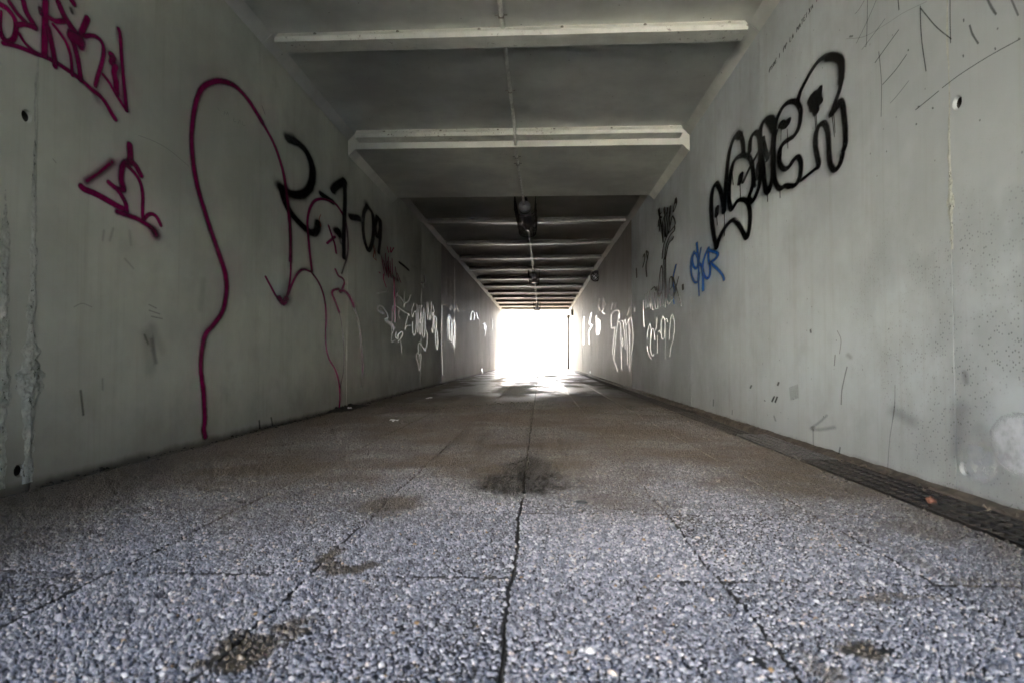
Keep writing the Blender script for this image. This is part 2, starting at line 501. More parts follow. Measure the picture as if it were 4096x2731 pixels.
# ------------------------------------------------------------ large structure: ground, embankment
g = mesh('ground', [(-600, -600, -0.16), (600, -600, -0.16), (600, 600, -0.16), (-600, 600, -0.16)], [(0, 1, 2, 3)])
obj('ground', g, M['asphalt'], kind='structure')
bm = bmesh.new()
add_box(bm, (-32.2, (Y0 + Y1) / 2, 1.8), (59.4, Y1 - Y0 - 0.3, 4.0))
add_box(bm, (32.0, (Y0 + Y1) / 2, 1.8), (59.8, Y1 - Y0 - 0.3, 4.0))
add_box(bm, (-0.2, (Y0 + Y1) / 2, 3.55), (4.6, Y1 - Y0 - 0.3, 0.5))
obj('embankment', from_bm('embankment', bm), M['earth'], kind='structure')

# ------------------------------------------------------------ side walls of 2 m concrete panels
def panel_front(x, ya, yb, za, zb, holes, thick):
    """a wall panel whose inner face lies at x; tie holes are real conical recesses"""
    sgn = 1 if x > 0 else -1
    ys = sorted({ya, yb} | {h[0] + d for h in holes for d in (-0.036, 0.036)})
    zs = sorted({za, zb} | {h[1] + d for h in holes for d in (-0.036, 0.036)})
    V, Fc, idx = [], [], {}
    dark = []
    def vid(y, z, dx=0.0):
        k = (round(y, 5), round(z, 5), round(dx, 5))
        if k not in idx:
            idx[k] = len(V); V.append((x + sgn * dx, y, z))
        return idx[k]
    def face(*q):
        Fc.append(q if sgn < 0 else q[::-1])
    for i in range(len(ys) - 1):
        for j in range(len(zs) - 1):
            cy, cz = (ys[i] + ys[i + 1]) / 2, (zs[j] + zs[j + 1]) / 2
            if any(abs(cy - h[0]) < 1e-3 and abs(cz - h[1]) < 1e-3 for h in holes):
                n = 16
                rings = []
                for r, dx in ((None, 0), (0.026, 0), (0.021, 0.012), (0.014, 0.13), (0.0, 0.13)):
                    ring = []
                    for k in range(n):
                        a = 2 * math.pi * (k + 0.5) / n - math.pi
                        if r is None:
                            m_ = max(abs(math.cos(a)), abs(math.sin(a)))
                            ring.append(vid(cy + 0.036 * math.cos(a) / m_, cz + 0.036 * math.sin(a) / m_))
                        elif r == 0:
                            ring.append(vid(cy, cz, dx))
                        else:
                            ring.append(vid(cy + r * math.cos(a), cz + r * math.sin(a), dx))
                    rings.append(ring)
                for ri_, (ra, rb) in enumerate(zip(rings, rings[1:])):
                    n_before = len(Fc)
                    for k in range(n):
                        k2 = (k + 1) % n
                        if rb[k] == rb[k2]: face(ra[k], ra[k2], rb[k])
                        else: face(ra[k], ra[k2], rb[k2], rb[k])
                    if ri_ >= 2: dark += range(n_before, len(Fc))  # deep hole faces turn near black: shade inside the hole put into colour
                # corner fillers of the square
                c4 = [(-1, -1), (1, -1), (1, 1), (-1, 1)]
                for sy, sz in c4:
                    cs = [v for v in rings[0] if (V[v][1] - cy) * sy > 0 and (V[v][2] - cz) * sz > 0]
                    cs = sorted(cs, key=lambda v: -min(abs(V[v][1] - cy), abs(V[v][2] - cz)))[:2]
                    cc = vid(cy + sy * 0.036, cz + sz * 0.036)
                    if cc not in cs and len(cs) == 2: Fc.append((cc, cs[0], cs[1]))
            else:
                face(vid(ys[i], zs[j]), vid(ys[i + 1], zs[j]), vid(ys[i + 1], zs[j + 1]), vid(ys[i], zs[j + 1]))
    bk = [vid(ya, za, thick), vid(yb, za, thick), vid(yb, zb, thick), vid(ya, zb, thick)]
    fr = [vid(ya, za), vid(yb, za), vid(yb, zb), vid(ya, zb)]
    Fc.append(tuple(bk[::-1]))
    for k in range(4):
        k2 = (k + 1) % 4
        Fc.append((fr[k], fr[k2], bk[k2], bk[k]))
    me = mesh('wall_panel', V, Fc)
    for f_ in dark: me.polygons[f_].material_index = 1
    return me

left_wall = empty('concrete_wall', (XL, 0, 0), label='greenish grey concrete wall with magenta drawing on the left of the passage', cat='wall')
right_wall = empty('concrete_wall', (XR, 0, 0), label='paler blue grey concrete wall with black bubble letters on the right', cat='wall')
for side, root, X in (('L', left_wall, XL), ('R', right_wall, XR)):
    for i in range(len(ZC)):
        ya, yb = JOINTS[i] + 0.0025, JOINTS[i + 1] - 0.0025
        x = X + (INS[i] if side == 'L' else -INS[i])
        holes = []
        if i == 1:
            holes = [(2.309, 1.437), (2.309, 0.075)] if side == 'L' else [(2.316, 1.428), (2.316, 0.110)]
            holes = [(min(h[0], yb - 0.037), h[1]) for h in holes]
        me = panel_front(x, ya, yb, -0.05, ZC[i] - CH, holes, 0.28)
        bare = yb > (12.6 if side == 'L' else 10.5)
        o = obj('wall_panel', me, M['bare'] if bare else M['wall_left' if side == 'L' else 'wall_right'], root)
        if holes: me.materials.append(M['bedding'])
        o.matrix_parent_inverse = Matrix.Translation((-X, 0, 0))
        if i not in (1, 2, 3, 4): o.location = (random.uniform(-0.003, 0.003), 0, 0)
        fd = 0.02 if i > 5 else 0.0045
        # narrow joint filler so no daylight or void shows between two panels
        fl = obj('joint_filler', mesh('joint_filler', *prism_y([(x + (fd if X > 0 else -fd), -0.05), (x + (0.2 if X > 0 else -0.2), -0.05), (x + (0.2 if X > 0 else -0.2), ZC[i] - CH - .01), (x + (fd if X > 0 else -fd), ZC[i] - CH - .01)], yb - 0.003, yb + 0.008)), M['bedding'] if i > 5 else M['seam'], root)
        fl.matrix_parent_inverse = Matrix.Translation((-X, 0, 0))

# rough honeycombed seams where the formwork leaked at the nearest joint
def seam(root, X, yc, z0, z1, prof, seed, mat):
    s = 1 if X < 0 else -1
    ny, dz = 26, 0.0045
    nz = int((z1 - z0) / dz)
    V, Fc = [], []
    for j in range(nz + 1):
        z = z0 + (z1 - z0) * j / nz
        hw, amp, ridge = prof(z)
        hw *= 0.50 + 0.85 * abs(noise.noise(Vector((seed, 3, z * 7)))) + 0.35 * noise.noise(Vector((seed, 5, z * 31)))
        wob = 0.010 * noise.noise(Vector((seed, 0, z * 5))) + 0.004 * noise.noise(Vector((seed, 9, z * 23)))
        for i in range(ny + 1):
            t = -1 + 2 * i / ny
            y = yc + wob + t * hw
            e = max(0.0, 1 - t * t)
            p = Vector((seed * 3.1, y * 55, z * 55))
            nz1 = noise.fractal(p, 0.8, 2.1, 4)
            cell = noise.voronoi(Vector((seed, y * 62, z * 62)))[0][0]
            h = e * (amp * (0.55 + 0.55 * nz1) - amp * 1.2 * max(0, 0.42 - cell)) + ridge * math.exp(-(t * hw / 0.006) ** 2)
            V.append((X + s * (h - 0.0008 if e > 0 else -0.003), y, z))
    for j in range(nz):
        for i in range(ny):
            a = j * (ny + 1) + i
            q = (a, a + 1, a + ny + 2, a + ny + 1)
            Fc.append(q if X > 0 else q[::-1])
    o = obj('rough_seam', mesh('rough_seam', V, Fc, True), mat, root, label='rough honeycombed seam of leaked concrete')
    o.matrix_parent_inverse = Matrix.Translation((-X, 0, 0))

def sm(a, b, x):
    t = min(1, max(0, (x - a) / (b - a)))
    return t * t * (3 - 2 * t)
seam(left_wall, XL, 2.352, 0.02, 2.74, lambda z: (0.012 + 0.016 * sm(1.35, 0.9, z) + 0.055 * math.exp(-((z - 0.42) / 0.13) ** 2) + 0.012 * sm(0.3, 0.15, z), 0.0010 + 0.0065 * sm(1.45, 0.9, z) + 0.009 * math.exp(-((z - 0.42) / 0.14) ** 2), 0.0010), 1.7, M['seam'])
seam(left_wall, XL, 2.225, 0.02, 1.25, lambda z: (0.008 + 0.030 * sm(1.2, 0.8, z) + 0.02 * math.exp(-((z - 0.42) / 0.15) ** 2), 0.001 + 0.008 * sm(1.2, 0.8, z), 0.0), 5.2, M['seam'])
seam(right_wall, XR, 2.362, 0.9, 2.74, lambda z: (0.012 + 0.012 * math.exp(-((z - 1.08) / 0.12) ** 2) + .008 * math.exp(-((z - 1.28) / 0.03) ** 2), 0.0006 + 0.005 * math.exp(-((z - 1.1) / 0.16) ** 2), 0.0008), 8.9, M['seam'])

# ------------------------------------------------------------ ceiling of 2 m slabs with chamfered haunches
ceiling = empty('ceiling', (0, 0, 2.8), kind='structure')
for i in range(len(ZC)):
    ya, yb = JOINTS[i] + 0.005, JOINTS[i + 1] - 0.005
    zc = ZC[i]; a, b = XL + INS[i], XR - INS[i]
    pr = [(a - 0.12, zc - CH + 0.0005), (a, zc - CH + 0.0005), (a + CH, zc), (b - CH, zc), (b, zc - CH + 0.0005), (b + 0.12, zc - CH + 0.0005), (b + 0.12, 3.3), (a - 0.12, 3.3)]
    o = obj('ceiling_slab', mesh('ceiling_slab', *prism_y(pr, ya, yb)), M['rib'] if i == 4 else (M['ceiling_dim'] if i > 4 else M['ceiling']), ceiling)
    o.matrix_parent_inverse = Matrix.Translation((0, 0, -2.8))

# ------------------------------------------------------------ floor: exposed aggregate slabs, drain channel
floor = empty('floor', (0, 0, 0), kind='structure')
bed = bmesh.new()
add_box(bed, ((XL + 1.275) / 2, (Y0 + Y1) / 2, -0.055), (1.275 - XL, Y1 - Y0, 0.09))
obj('bedding', from_bm('bedding', bed), M['bedding'], floor)
XE = [-1.930, -1.467, -1.0, -0.533, -0.064, 0.404, 0.871, 1.275]
PITCH = 0.603
rows = [0.83 + PITCH * k for k in range(-4, 53)]
sm_cache = {}
far_parts = []
def slab_geo(w, l):
    h, c, r = 0.0, 0.0014, 0.003
    xs, ys = w / 2 - r, l / 2 - r
    V = [(-xs, -ys, -0.03), (xs, -ys, -0.03), (xs, ys, -0.03), (-xs, ys, -0.03), (-xs, -ys, -c), (xs, -ys, -c), (xs, ys, -c), (-xs, ys, -c),
         (-xs + c, -ys + c, h), (xs - c, -ys + c, h), (xs - c, ys - c, h), (-xs + c, ys - c, h)]
    Fc = [(8, 9, 10, 11)]
    for k in range(4):
        k2 = (k + 1) % 4
        Fc += [(k, k2, 4 + k2, 4 + k), (4 + k, 4 + k2, 8 + k2, 8 + k)]
    return V, Fc
for ri, y in enumerate(rows):
    for ci in range(7):
        w = XE[ci + 1] - XE[ci]; cx = (XE[ci] + XE[ci + 1]) / 2; cy = y + PITCH / 2
        if cy + PITCH / 2 > Y1: continue
        dz = random.uniform(-0.0012, 0.0008)
        rt = (random.uniform(-0.003, 0.003), random.uniform(-0.003, 0.003), random.uniform(-0.002, 0.002))
        if 0.5 < y < 9.0:
            if ci not in sm_cache: sm_cache[ci] = mesh('paving_slab', *slab_geo(w, PITCH))
            obj('paving_slab', sm_cache[ci], M['paving'], floor, (cx, cy, dz), rt)
        else:
            V, Fc = slab_geo(w, PITCH)
            rm = Matrix.Rotation(rt[0], 3, 'X')
            far_parts.append(([rm @ Vector(v) + Vector((cx, cy, dz)) for v in V], Fc))
obj('far_paving', mesh('far_paving', *merge(far_parts)), M['paving'], floor, kind='stuff')

# pebbles standing out of the slabs, as far as they can be told apart
def pebbles():
    p = 0.0068
    pts = []
    y = 0.62
    k = 0
    while y < 7.4:
        hw0, hw1 = -(0.90 * y + 0.30), 0.80 * y + 0.45
        x0, x1 = max(-1.93, hw0), min(1.272, hw1)
        n = int((x1 - x0) / p)
        xs = x0 + (np.arange(n) + 0.5 * (k % 2)) * p
        pts.append(np.stack([xs, np.full(n, y)], 1))
        y += p * 0.866
        k += 1
    P = np.concatenate(pts)
    P += RNG.normal(0, p * 0.24, P.shape)
    keep = RNG.random(len(P)) < np.clip(1.0 - (P[:, 1] - 3.8) / 3.6, 0, 1) ** 1.5 * 0.94
    gap = np.ones(len(P), bool)
    jw = np.array([0.003, 0.003, 0.0055, 0.0045, 0.0056, 0.004, 0.0055, 0.003])
    for e, w_ in zip(XE, jw):
        wob = 0.006 * np.sin(P[:, 1] * 9 + e * 7) + 0.003 * np.sin(P[:, 1] * 31 + e)
        gap &= np.abs(P[:, 0] - e - wob * 0.6) > w_
    fr = np.abs(((P[:, 1] - 0.83 + PITCH / 2) % PITCH) - PITCH / 2)
    gap &= fr > 0.0042 + 0.0030 * np.sin(P[:, 0] * 11 + np.floor(P[:, 1] / PITCH) * 5)
    # hollows where stones have broken out
    for hx, hy, rx, ry, pr in ((-0.507, 1.045, 0.055, 0.06, 0.55), (-0.44, 1.12, 0.03, 0.04, 0.6), (0.557, 1.11, 0.045, 0.022, 0.75), (-0.468, 1.487, 0.055, 0.02, 0.55), (-0.53, 1.53, 0.02, 0.06, 0.5), (0.32, 1.42, 0.05, 0.025, 0.3), (0.36, 1.10, 0.012, 0.06, 0.7)):
        d = ((P[:, 0] - hx) / rx) ** 2 + ((P[:, 1] - hy) / ry) ** 2
        gap &= ~((d < 1) & (RNG.random(len(P)) < pr))
    P = P[keep & gap]
    n = len(P)
    s = RNG.lognormal(0.0, 0.30, n)
    sc = np.stack([0.0029 * s * RNG.uniform(0.8, 1.4, n), 0.0029 * s * RNG.uniform(0.7, 1.15, n), 0.0032 * s * RNG.uniform(0.8, 1.25, n)], 1)
    z = -0.0002 + RNG.uniform(-0.0012, 0.0012, n)
    rot = np.stack([RNG.normal(0, 0.35, n), RNG.normal(0, 0.35, n), RNG.uniform(0, 6.28, n)], 1)
    tone = np.clip(RNG.beta(2.0, 1.9, n) * 0.93, 0, 0.93)
    slab = np.sin(np.searchsorted(XE, P[:, 0]) * 12.9898 + np.floor((P[:, 1] - 0.83) / PITCH) * 78.233) * 43758.5453
    tone = np.clip(tone + ((slab - np.floor(slab)) - 0.5) * 0.20 - 0.04, 0, 0.93)
    odd = RNG.random(n)
    tone[odd < 0.003] = 1.0
    tone[(odd > 0.97)] = 0.965
    me = bpy.data.meshes.new('pebble_aggregate')
    me.vertices.add(n)
    me.vertices.foreach_set('co', np.column_stack([P, z]).astype(np.float32).ravel())
    for nm, typ, arr in (('sc', 'FLOAT_VECTOR', sc), ('rot', 'FLOAT_VECTOR', rot), ('tone', 'FLOAT', tone)):
        a = me.attributes.new(nm, typ, 'POINT')
        a.data.foreach_set('vector' if typ == 'FLOAT_VECTOR' else 'value', arr.astype(np.float32).ravel())
    me.update()
    o = obj('pebble_aggregate', me, M['pebble'], floor, kind='stuff')
    ng = bpy.data.node_groups.new('pebble_scatter', 'GeometryNodeTree')
    ng.interface.new_socket('Geometry', in_out='INPUT', socket_type='NodeSocketGeometry')
    ng.interface.new_socket('Geometry', in_out='OUTPUT', socket_type='NodeSocketGeometry')
    q = NT(ng)
    gi, go = q.n('NodeGroupInput'), q.n('NodeGroupOutput')
    ico = q.n('GeometryNodeMeshIcoSphere'); ico.inputs['Subdivisions'].default_value = 2; ico.inputs['Radius'].default_value = 1.0
    sp = q.n('GeometryNodeSetPosition')
    nx = q.n('ShaderNodeTexNoise'); nx.inputs['Scale'].default_value = 1.3
    vs = q.n('ShaderNodeVectorMath', operation='SUBTRACT'); q.l(nx.outputs['Color'], vs.inputs[0]); vs.inputs[1].default_value = (0.5, 0.5, 0.5)
    vsc = q.n('ShaderNodeVectorMath', operation='SCALE'); q.l(vs.outputs[0], vsc.inputs[0]); vsc.inputs['Scale'].default_value = 0.55
    q.l(vsc.outputs[0], sp.inputs['Offset'])
    q.l(ico.outputs['Mesh'], sp.inputs['Geometry'])
    ss = q.n('GeometryNodeSetShadeSmooth'); q.l(sp.outputs[0], ss.inputs[0])
    iop = q.n('GeometryNodeInstanceOnPoints')
    q.l(gi.outputs[0], iop.inputs['Points']); q.l(ss.outputs[0], iop.inputs['Instance'])
    for nm, sock in (('rot', 'Rotation'), ('sc', 'Scale')):
        na = q.n('GeometryNodeInputNamedAttribute', data_type='FLOAT_VECTOR'); na.inputs['Name'].default_value = nm
        q.l(na.outputs['Attribute'], iop.inputs[sock])
    smn = q.n('GeometryNodeSetMaterial'); smn.inputs['Material'].default_value = M['pebble']
    q.l(iop.outputs[0], smn.inputs[0]); q.l(smn.outputs[0], go.inputs[0])
    md = o.modifiers.new('scatter', 'NODES'); md.node_group = ng
    return n
N_PEB = pebbles()

# drain channel along the right wall with iron gratings
dc = empty('drain_channel', (1.38, 0, 0), kind='structure')
bm = bmesh.new()
add_box(bm, (1.38, (Y0 + Y1) / 2, -0.13), (0.206, Y1 - Y0, 0.02))
add_box(bm, (1.2775, (Y0 + Y1) / 2, -0.065), (0.004, Y1 - Y0, 0.11))
o = obj('channel', from_bm('channel', bm), M['muck'], dc); o.matrix_parent_inverse = Matrix.Translation((-1.38, 0, 0))
V, Fc = [], []
ny = 700
for j in range(ny + 1):
    y = 0.3 + (Y1 - 0.3) * j / ny
    for k, (x, z) in enumerate(((1.474, -0.12), (1.474, 0.002), (1.485, 0.012), (1.500, 0.016), (1.5152, 0.024))):
        nn = noise.noise(Vector((k * 3.3, y * 7, 0))) * 0.006 + noise.noise(Vector((k * 5.3, y * 31, 4))) * 0.004
        V.append((x + (nn * 0.7 if 0 < k < 4 else 0), y, z + (nn if k else 0)))
for j in range(ny):
    for k in range(4):
        a = j * 5 + k
        Fc.append((a, a + 5, a + 6, a + 1))
o = obj('mortar_ledge', mesh('mortar_ledge', V, Fc, True), M['ledge'], dc); o.matrix_parent_inverse = Matrix.Translation((-1.38, 0, 0))

def grating_mesh(w, l, nx, ny):
    V, Fc = [], []
    cw, cl = w / nx, l / ny
    t = 0.004
    def cell(x, y, a, b, hx, hy):
        o = len(V)
        out = [(x, y), (x + a, y), (x + a, y + b), (x, y + b)]
        inn = [(x + a / 2 + sx * hx, y + b / 2 + sy * hy) for sx, sy in ((-1, -1), (1, -1), (1, 1), (-1, 1))]
        V.extend([(p[0], p[1], 0) for p in out] + [(p[0], p[1], -0.0015) for p in inn] + [(p[0], p[1], -t - .006) for p in inn])
        for k in range(4):
            k2 = (k + 1) % 4
            Fc.append((o + k, o + k2, o + 4 + k2, o + 4 + k))
            Fc.append((o + 4 + k, o + 4 + k2, o + 8 + k2, o + 8 + k))
    for i in range(nx):
        off = cl / 2 if i % 2 else 0
        for j in range(ny - (1 if i % 2 else 0)):
            cell(-w / 2 + i * cw, -l / 2 + off + j * cl, cw, cl, cw * 0.30, cl * 0.33)
        if i % 2:
            for yy in (-l / 2, l / 2 - cl / 2):
                o = len(V); V.extend([(-w / 2 + i * cw, yy, 0), (-w / 2 + (i + 1) * cw, yy, 0), (-w / 2 + (i + 1) * cw, yy + cl / 2, 0), (-w / 2 + i * cw, yy + cl / 2, 0)]); Fc.append((o, o + 1, o + 2, o + 3))
    for sx in (-1, 1):
        o = len(V); x = sx * w / 2
        V.extend([(x, -l / 2, 0), (x, l / 2, 0), (x, l / 2, -0.03), (x, -l / 2, -0.03)]); Fc.append((o, o + 1, o + 2, o + 3))
    for sy in (-1, 1):
        o = len(V); y = sy * l / 2
        V.extend([(-w / 2, y, 0), (w / 2, y, 0), (w / 2, y, -0.02), (-w / 2, y, -0.02)]); Fc.append((o, o + 1, o + 2, o + 3))
    return mesh('drain_grating', V, Fc)
gm = grating_mesh(0.190, 0.996, 4, 20)
gm2 = gm.copy(); gm2.name = 'drain_grating_clean'
gm.materials.append(M['iron']); gm2.materials.append(M['iron_clean'])
ordn = ['nearest', 'second', 'third', 'fourth', 'fifth', 'sixth', 'seventh', 'eighth', 'ninth', 'tenth', 'eleventh', 'twelfth', 'thirteenth', 'fourteenth', 'fifteenth', 'sixteenth', 'seventeenth', 'eighteenth', 'nineteenth', 'twentieth', 'twenty-first', 'twenty-second', 'twenty-third', 'twenty-fourth', 'twenty-fifth', 'twenty-sixth', 'twenty-seventh', 'twenty-eighth', 'twenty-ninth', 'thirtieth', 'thirty-first']
for k in range(29):
    y = 1.66 + k * 1.0
    near = y < 4.3
    o = obj('drain_grating', gm2 if 3 < y < 4.3 else gm, None, None, (1.377, y + random.uniform(-.002, .002), 0.006 if near else -0.016 + random.uniform(-.003, .002)), (R(0.35) if 3 < y < 4.3 else 0, 0, random.uniform(-.003, .003)))
    if k == 0: lb = 'perforated iron drain grating at the right edge, nearest the viewer, under the terracotta bit'
    elif k == 2: lb = 'lighter worn drain grating whose far end stands raised above the next one'
    elif k == 1: lb = 'dark drain grating between the nearest one and the lighter raised one'
    else: lb = 'sunken dirty drain grating along the right wall, %s beyond the raised one' % ('first' if k == 3 else ordn[k - 3])
    tag(o, lb, 'grating', 'gratings over the drain channel')

# ------------------------------------------------------------ drip gutters under the ceiling joints
def gutter_mesh(w, z):
    pr = [(-0.08, z[0]), (-0.08, z[1]), (-0.076, z[1] + 0.002), (-0.022, z[2] - 0.004), (-0.022, z[2] - 0.001), (0.022, z[2] - 0.001), (0.022, z[2] - 0.004), (0.076, z[1] + 0.002), (0.08, z[1]), (0.08, z[0])]
    return prism_x(pr, -w / 2, w / 2)
bolt_bm = bmesh.new()
bmesh.ops.create_icosphere(bolt_bm, subdivisions=2, radius=0.010)
bolt_me = from_bm('bolt', bolt_bm, True)
bolt_me.materials.append(M['bolt'])
GJ = [(4.33, 0, 2.82, 0.42), (6.252, 0, 2.82, 0.0)] + [(y, 0, min(ZC[i - 1], ZC[i]), 0.0) for i, y in enumerate(JOINTS) if 6 <= i <= 16]
gx0, gx1 = -1.866, 1.412
for k, (y, _, zc, tilt) in enumerate(GJ):
    if k == 0: lb = 'pale sheet steel drip gutter with bolts across the ceiling, nearest the viewer'
    elif k == 1: lb = 'rust-spotted drip gutter tucked against the cream concrete rib'
    elif k == 2: lb = 'drip gutter just past the large caged lamp, first beyond the cream rib'
    else: lb = 'ceiling drip gutter farther in, %s beyond the cream concrete rib' % ordn[k - 1].replace('nearest', 'first')
    root = empty('drip_gutter', ((gx0 + gx1) / 2, y, zc), label=lb, cat='gutter', group='drip gutters under the ceiling joints')
    root.rotation_euler = (0, 0, R(-tilt) if k == 0 else R(random.uniform(-.12, .12)))
    if k < 2: 
        gs = (gx0, gx1)
    obj('trough', mesh('trough', *gutter_mesh(gx1 - gx0, (-0.095, -0.058, 0.0))), M['gutter'] if k < 2 else M['gutter_dim'], root)
    if k < 3:
        for b in range(6):
            obj('bolt', bolt_me, None, root, (-1.35 + 0.575 * b + random.uniform(-.01, .01), -0.052, -0.030), (R(-40), 0, 0)).scale = (1.2, 1.2, 0.6)
# ------------------------------------------------------------ conduits with clips
def bez(pts, n=6):
    """smooth a polyline (Catmull-Rom)"""
    P = [Vector(p) for p in pts]; P = [P[0] * 2 - P[1]] + P + [P[-1] * 2 - P[-2]]
    out = []
    for i in range(1, len(P) - 2):
        for k in range(n):
            t = k / n
            a, b, c, d = P[i - 1], P[i], P[i + 1], P[i + 2]
            out.append(0.5 * ((2 * b) + (c - a) * t + (2 * a - 5 * b + 4 * c - d) * t * t + (3 * b - a - 3 * c + d) * t ** 3))
    out.append(P[-2])
    return out
def conduit(label, pts, clips, r=0.0155, smooth=True, mat=None):
    root = empty('conduit', pts[0], label=label, cat='conduit')
    L = Vector(pts[0])
    pp = [p - L for p in bez(pts, 5)] if smooth else [Vector(p) - L for p in pts]
    obj('pipe', mesh('pipe', *tube(pp, r, 10), True), M['conduit'] if pts[0][1] < 5 else M['conduit_dim'], root)
    for c, ax in clips:
        bmc = bmesh.new()
        if ax == 'y':
            add_box(bmc, (0, 0, 0.0), (r * 2.5, 0.016, r * 2.3), 0.003)
            for sx in (-1, 1): add_box(bmc, (sx * r * 2.0, 0, 0.004), (r * 1.6, 0.014, 0.007), 0.002)
        else:
            add_box(bmc, (0, 0, 0.0), (0.016, r * 2.5, r * 2.3), 0.003)
            for sx in (-1, 1): add_box(bmc, (0, sx * r * 2.0, 0.004), (0.014, r * 1.6, 0.007), 0.002)
        o = obj('clip', from_bm('clip', bmc), M['bolt'], root, Vector(c) - L, kind=None)
    return root
zt = 2.806
conduit('grey conduit clipped along the near ceiling, running to the first caged lamp',
        [(-.262, -1.5, zt), (-.262, 0, zt), (-.260, 3, zt), (-.256, 5.0, zt), (-.252, 5.85, zt), (-.250, 6.03, 2.795), (-.249, 6.13, 2.722), (-.248, 6.2, 2.711), (-.247, 6.36, 2.690), (-.246, 6.46, 2.652), (-.245, 6.65, 2.650), (-.238, 7.4, 2.652), (-.228, 8.0, 2.65), (-.222, 8.3, 2.648), (-.220, 8.62, 2.64)],
        [((-.260, 4.14, zt), 'y'), ((-.254, 5.33, zt), 'y'), ((-.2455, 6.62, 2.651), 'y'), ((-.243, 6.86, 2.651), 'y'), ((-.222, 8.27, 2.648), 'y')])
conduit('thin conduit on the ceiling between the first and the second caged lamp', [(-.215, 10.2, 2.70), (-.205, 10.26, 2.70), (-.20, 10.9, 2.74), (-.19, 12.3, 2.76), (-.18, 14, 2.80), (-.17, 15.8, 2.82), (-.165, 16.4, 2.79), (-.165, 16.62, 2.76)], [((-.197, 11.2, 2.745), 'y'), ((-.19, 12.3, 2.76), 'y'), ((-.18, 14, 2.80), 'y')])
conduit('conduit on the ceiling between the second and the third caged lamp', [(-.16, 18.2, 2.78), (-.155, 18.3, 2.80), (-.15, 20, 2.84), (-.14, 24, 2.85), (-.13, 26.3, 2.83), (-.13, 26.6, 2.80)], [((-.15, 20, 2.84), 'y'), ((-.145, 22, 2.845), 'y')])
conduit('cross conduit from the second caged lamp over to the wall lamp', [(-.10, 17.1, 2.895), (.5, 17.1, 2.905), (1.2, 17.1, 2.905), (1.40, 17.08, 2.88), (1.47, 17.0, 2.82), (1.485, 16.9, 2.72)], [((.25, 17.1, 2.9), 'x'), ((.75, 17.1, 2.905), 'x'), ((1.1, 17.1, 2.905), 'x')])
conduit('cross conduit by the exit from the third caged lamp down to the junction box', [(-.05, 28.2, 2.93), (.6, 28.25, 2.945), (1.2, 28.3, 2.945), (1.38, 28.3, 2.92), (1.46, 28.35, 2.84), (1.475, 28.4, 2.70)], [((.3, 28.23, 2.938), 'x'), ((.9, 28.28, 2.945), 'x')])

# ------------------------------------------------------------ caged lamps
def make_lamp(name, loc, label, length=1.55, rad=0.078, group='caged lamps on the ceiling', near=True):
    t = empty(name, loc, label=label, cat='lamp', group=group)
    obj('end_cap', mesh('end_cap', *lathe_y([(0.0, 0.0), (0.020, 0.0), (0.030, 0.012), (0.066, 0.075), (rad + .004, 0.10), (rad + .006, 0.17), (0.0, 0.172)], 24), True), M['housing'], t)
    obj('seal_band', mesh('seal_band', *lathe_y([(0.0, 0.172), (rad + .010, 0.173), (rad + .010, 0.205), (0.0, 0.206)], 24), True), M['band'], t)
    obj('glass_tube', mesh('glass_tube', *lathe_y([(0.0, 0.206), (rad, 0.207), (rad, length - 0.10), (rad * 0.96, length - 0.05), (rad * 0.8, length - 0.015), (rad * 0.45, length), (0.0, length + 0.004)], 24), True), M['glass'], t)
    obj('back_rail', mesh('back_rail', *merge([prism_y([(-0.035, 0.07), (0.035, 0.07), (0.035, 0.10), (-0.035, 0.10)], 0.05, length - 0.05)] + [prism_y([(-0.02, 0.10), (0.02, 0.10), (0.02, 0.185), (-0.02, 0.185)], yy, yy + 0.04) for yy in (0.15, length - 0.25)])), M['band'], t)
    # wire cage, U-shaped in section
    parts = []
    y0, y1 = 0.10, length + 0.13
    hw = 0.148
    sec = [(-hw, 0.16), (-hw, 0.05), (-hw + 0.006, -0.06)] + [(-(hw - .01) * math.cos(a), -0.06 - 0.075 * math.sin(a)) for a in [math.pi * k / 8 for k in range(1, 8)]] + [(hw - 0.006, -0.06), (hw, 0.05), (hw, 0.16)]
    ncirc = 34 if near else 16
    r = 0.0027 if near else 0.0032
    for k in range(ncirc + 1):
        y = y0 + (y1 - y0) * k / ncirc
        parts.append(tube([(x + .004 * math.sin(k * .7), y, z) for x, z in sec], r * (2.2 if k in (0, ncirc) else 1), 4))
    # lengthwise wires, evenly spaced round the section
    acc = [0.0]
    for a, b in zip(sec, sec[1:]): acc.append(acc[-1] + math.hypot(b[0] - a[0], b[1] - a[1]))
    nl = 14 if near else 8
    for k in range(nl + 1):
        s = acc[-1] * k / nl
        i = max(j for j in range(len(acc) - 1) if acc[j] <= s + 1e-9)
        f = (s - acc[i]) / (acc[i + 1] - acc[i])
        x = sec[i][0] + (sec[i + 1][0] - sec[i][0]) * f; z = sec[i][1] + (sec[i + 1][1] - sec[i][1]) * f
        parts.append(tube([(x, y0 + (y1 - y0) * m_ / 6, z) for m_ in range(7)], r, 4))
    # far end basket
    for k in range(-3, 4):
        x = k * 0.045
        parts.append(tube([(x, y1, 0.16), (x, y1 + 0.01, 0.02), (x, y1, -0.125 + abs(k) * 0.012)], r, 4))
    for z in (0.10, 0.04, -0.02, -0.08):
        parts.append(tube([(-hw + .01, y1, z), (0, y1 + .01, z), (hw - .01, y1, z)], r, 4))
    obj('wire_cage', mesh('wire_cage', *merge(parts)), M['cage'], t, kind='stuff')
    return t
l1 = make_lamp('caged_lamp', (-0.215, 8.62, 2.635), 'long tubular lamp in a rusty wire cage, the large near one')
l1.rotation_euler = (0, R(3), R(-0.6))
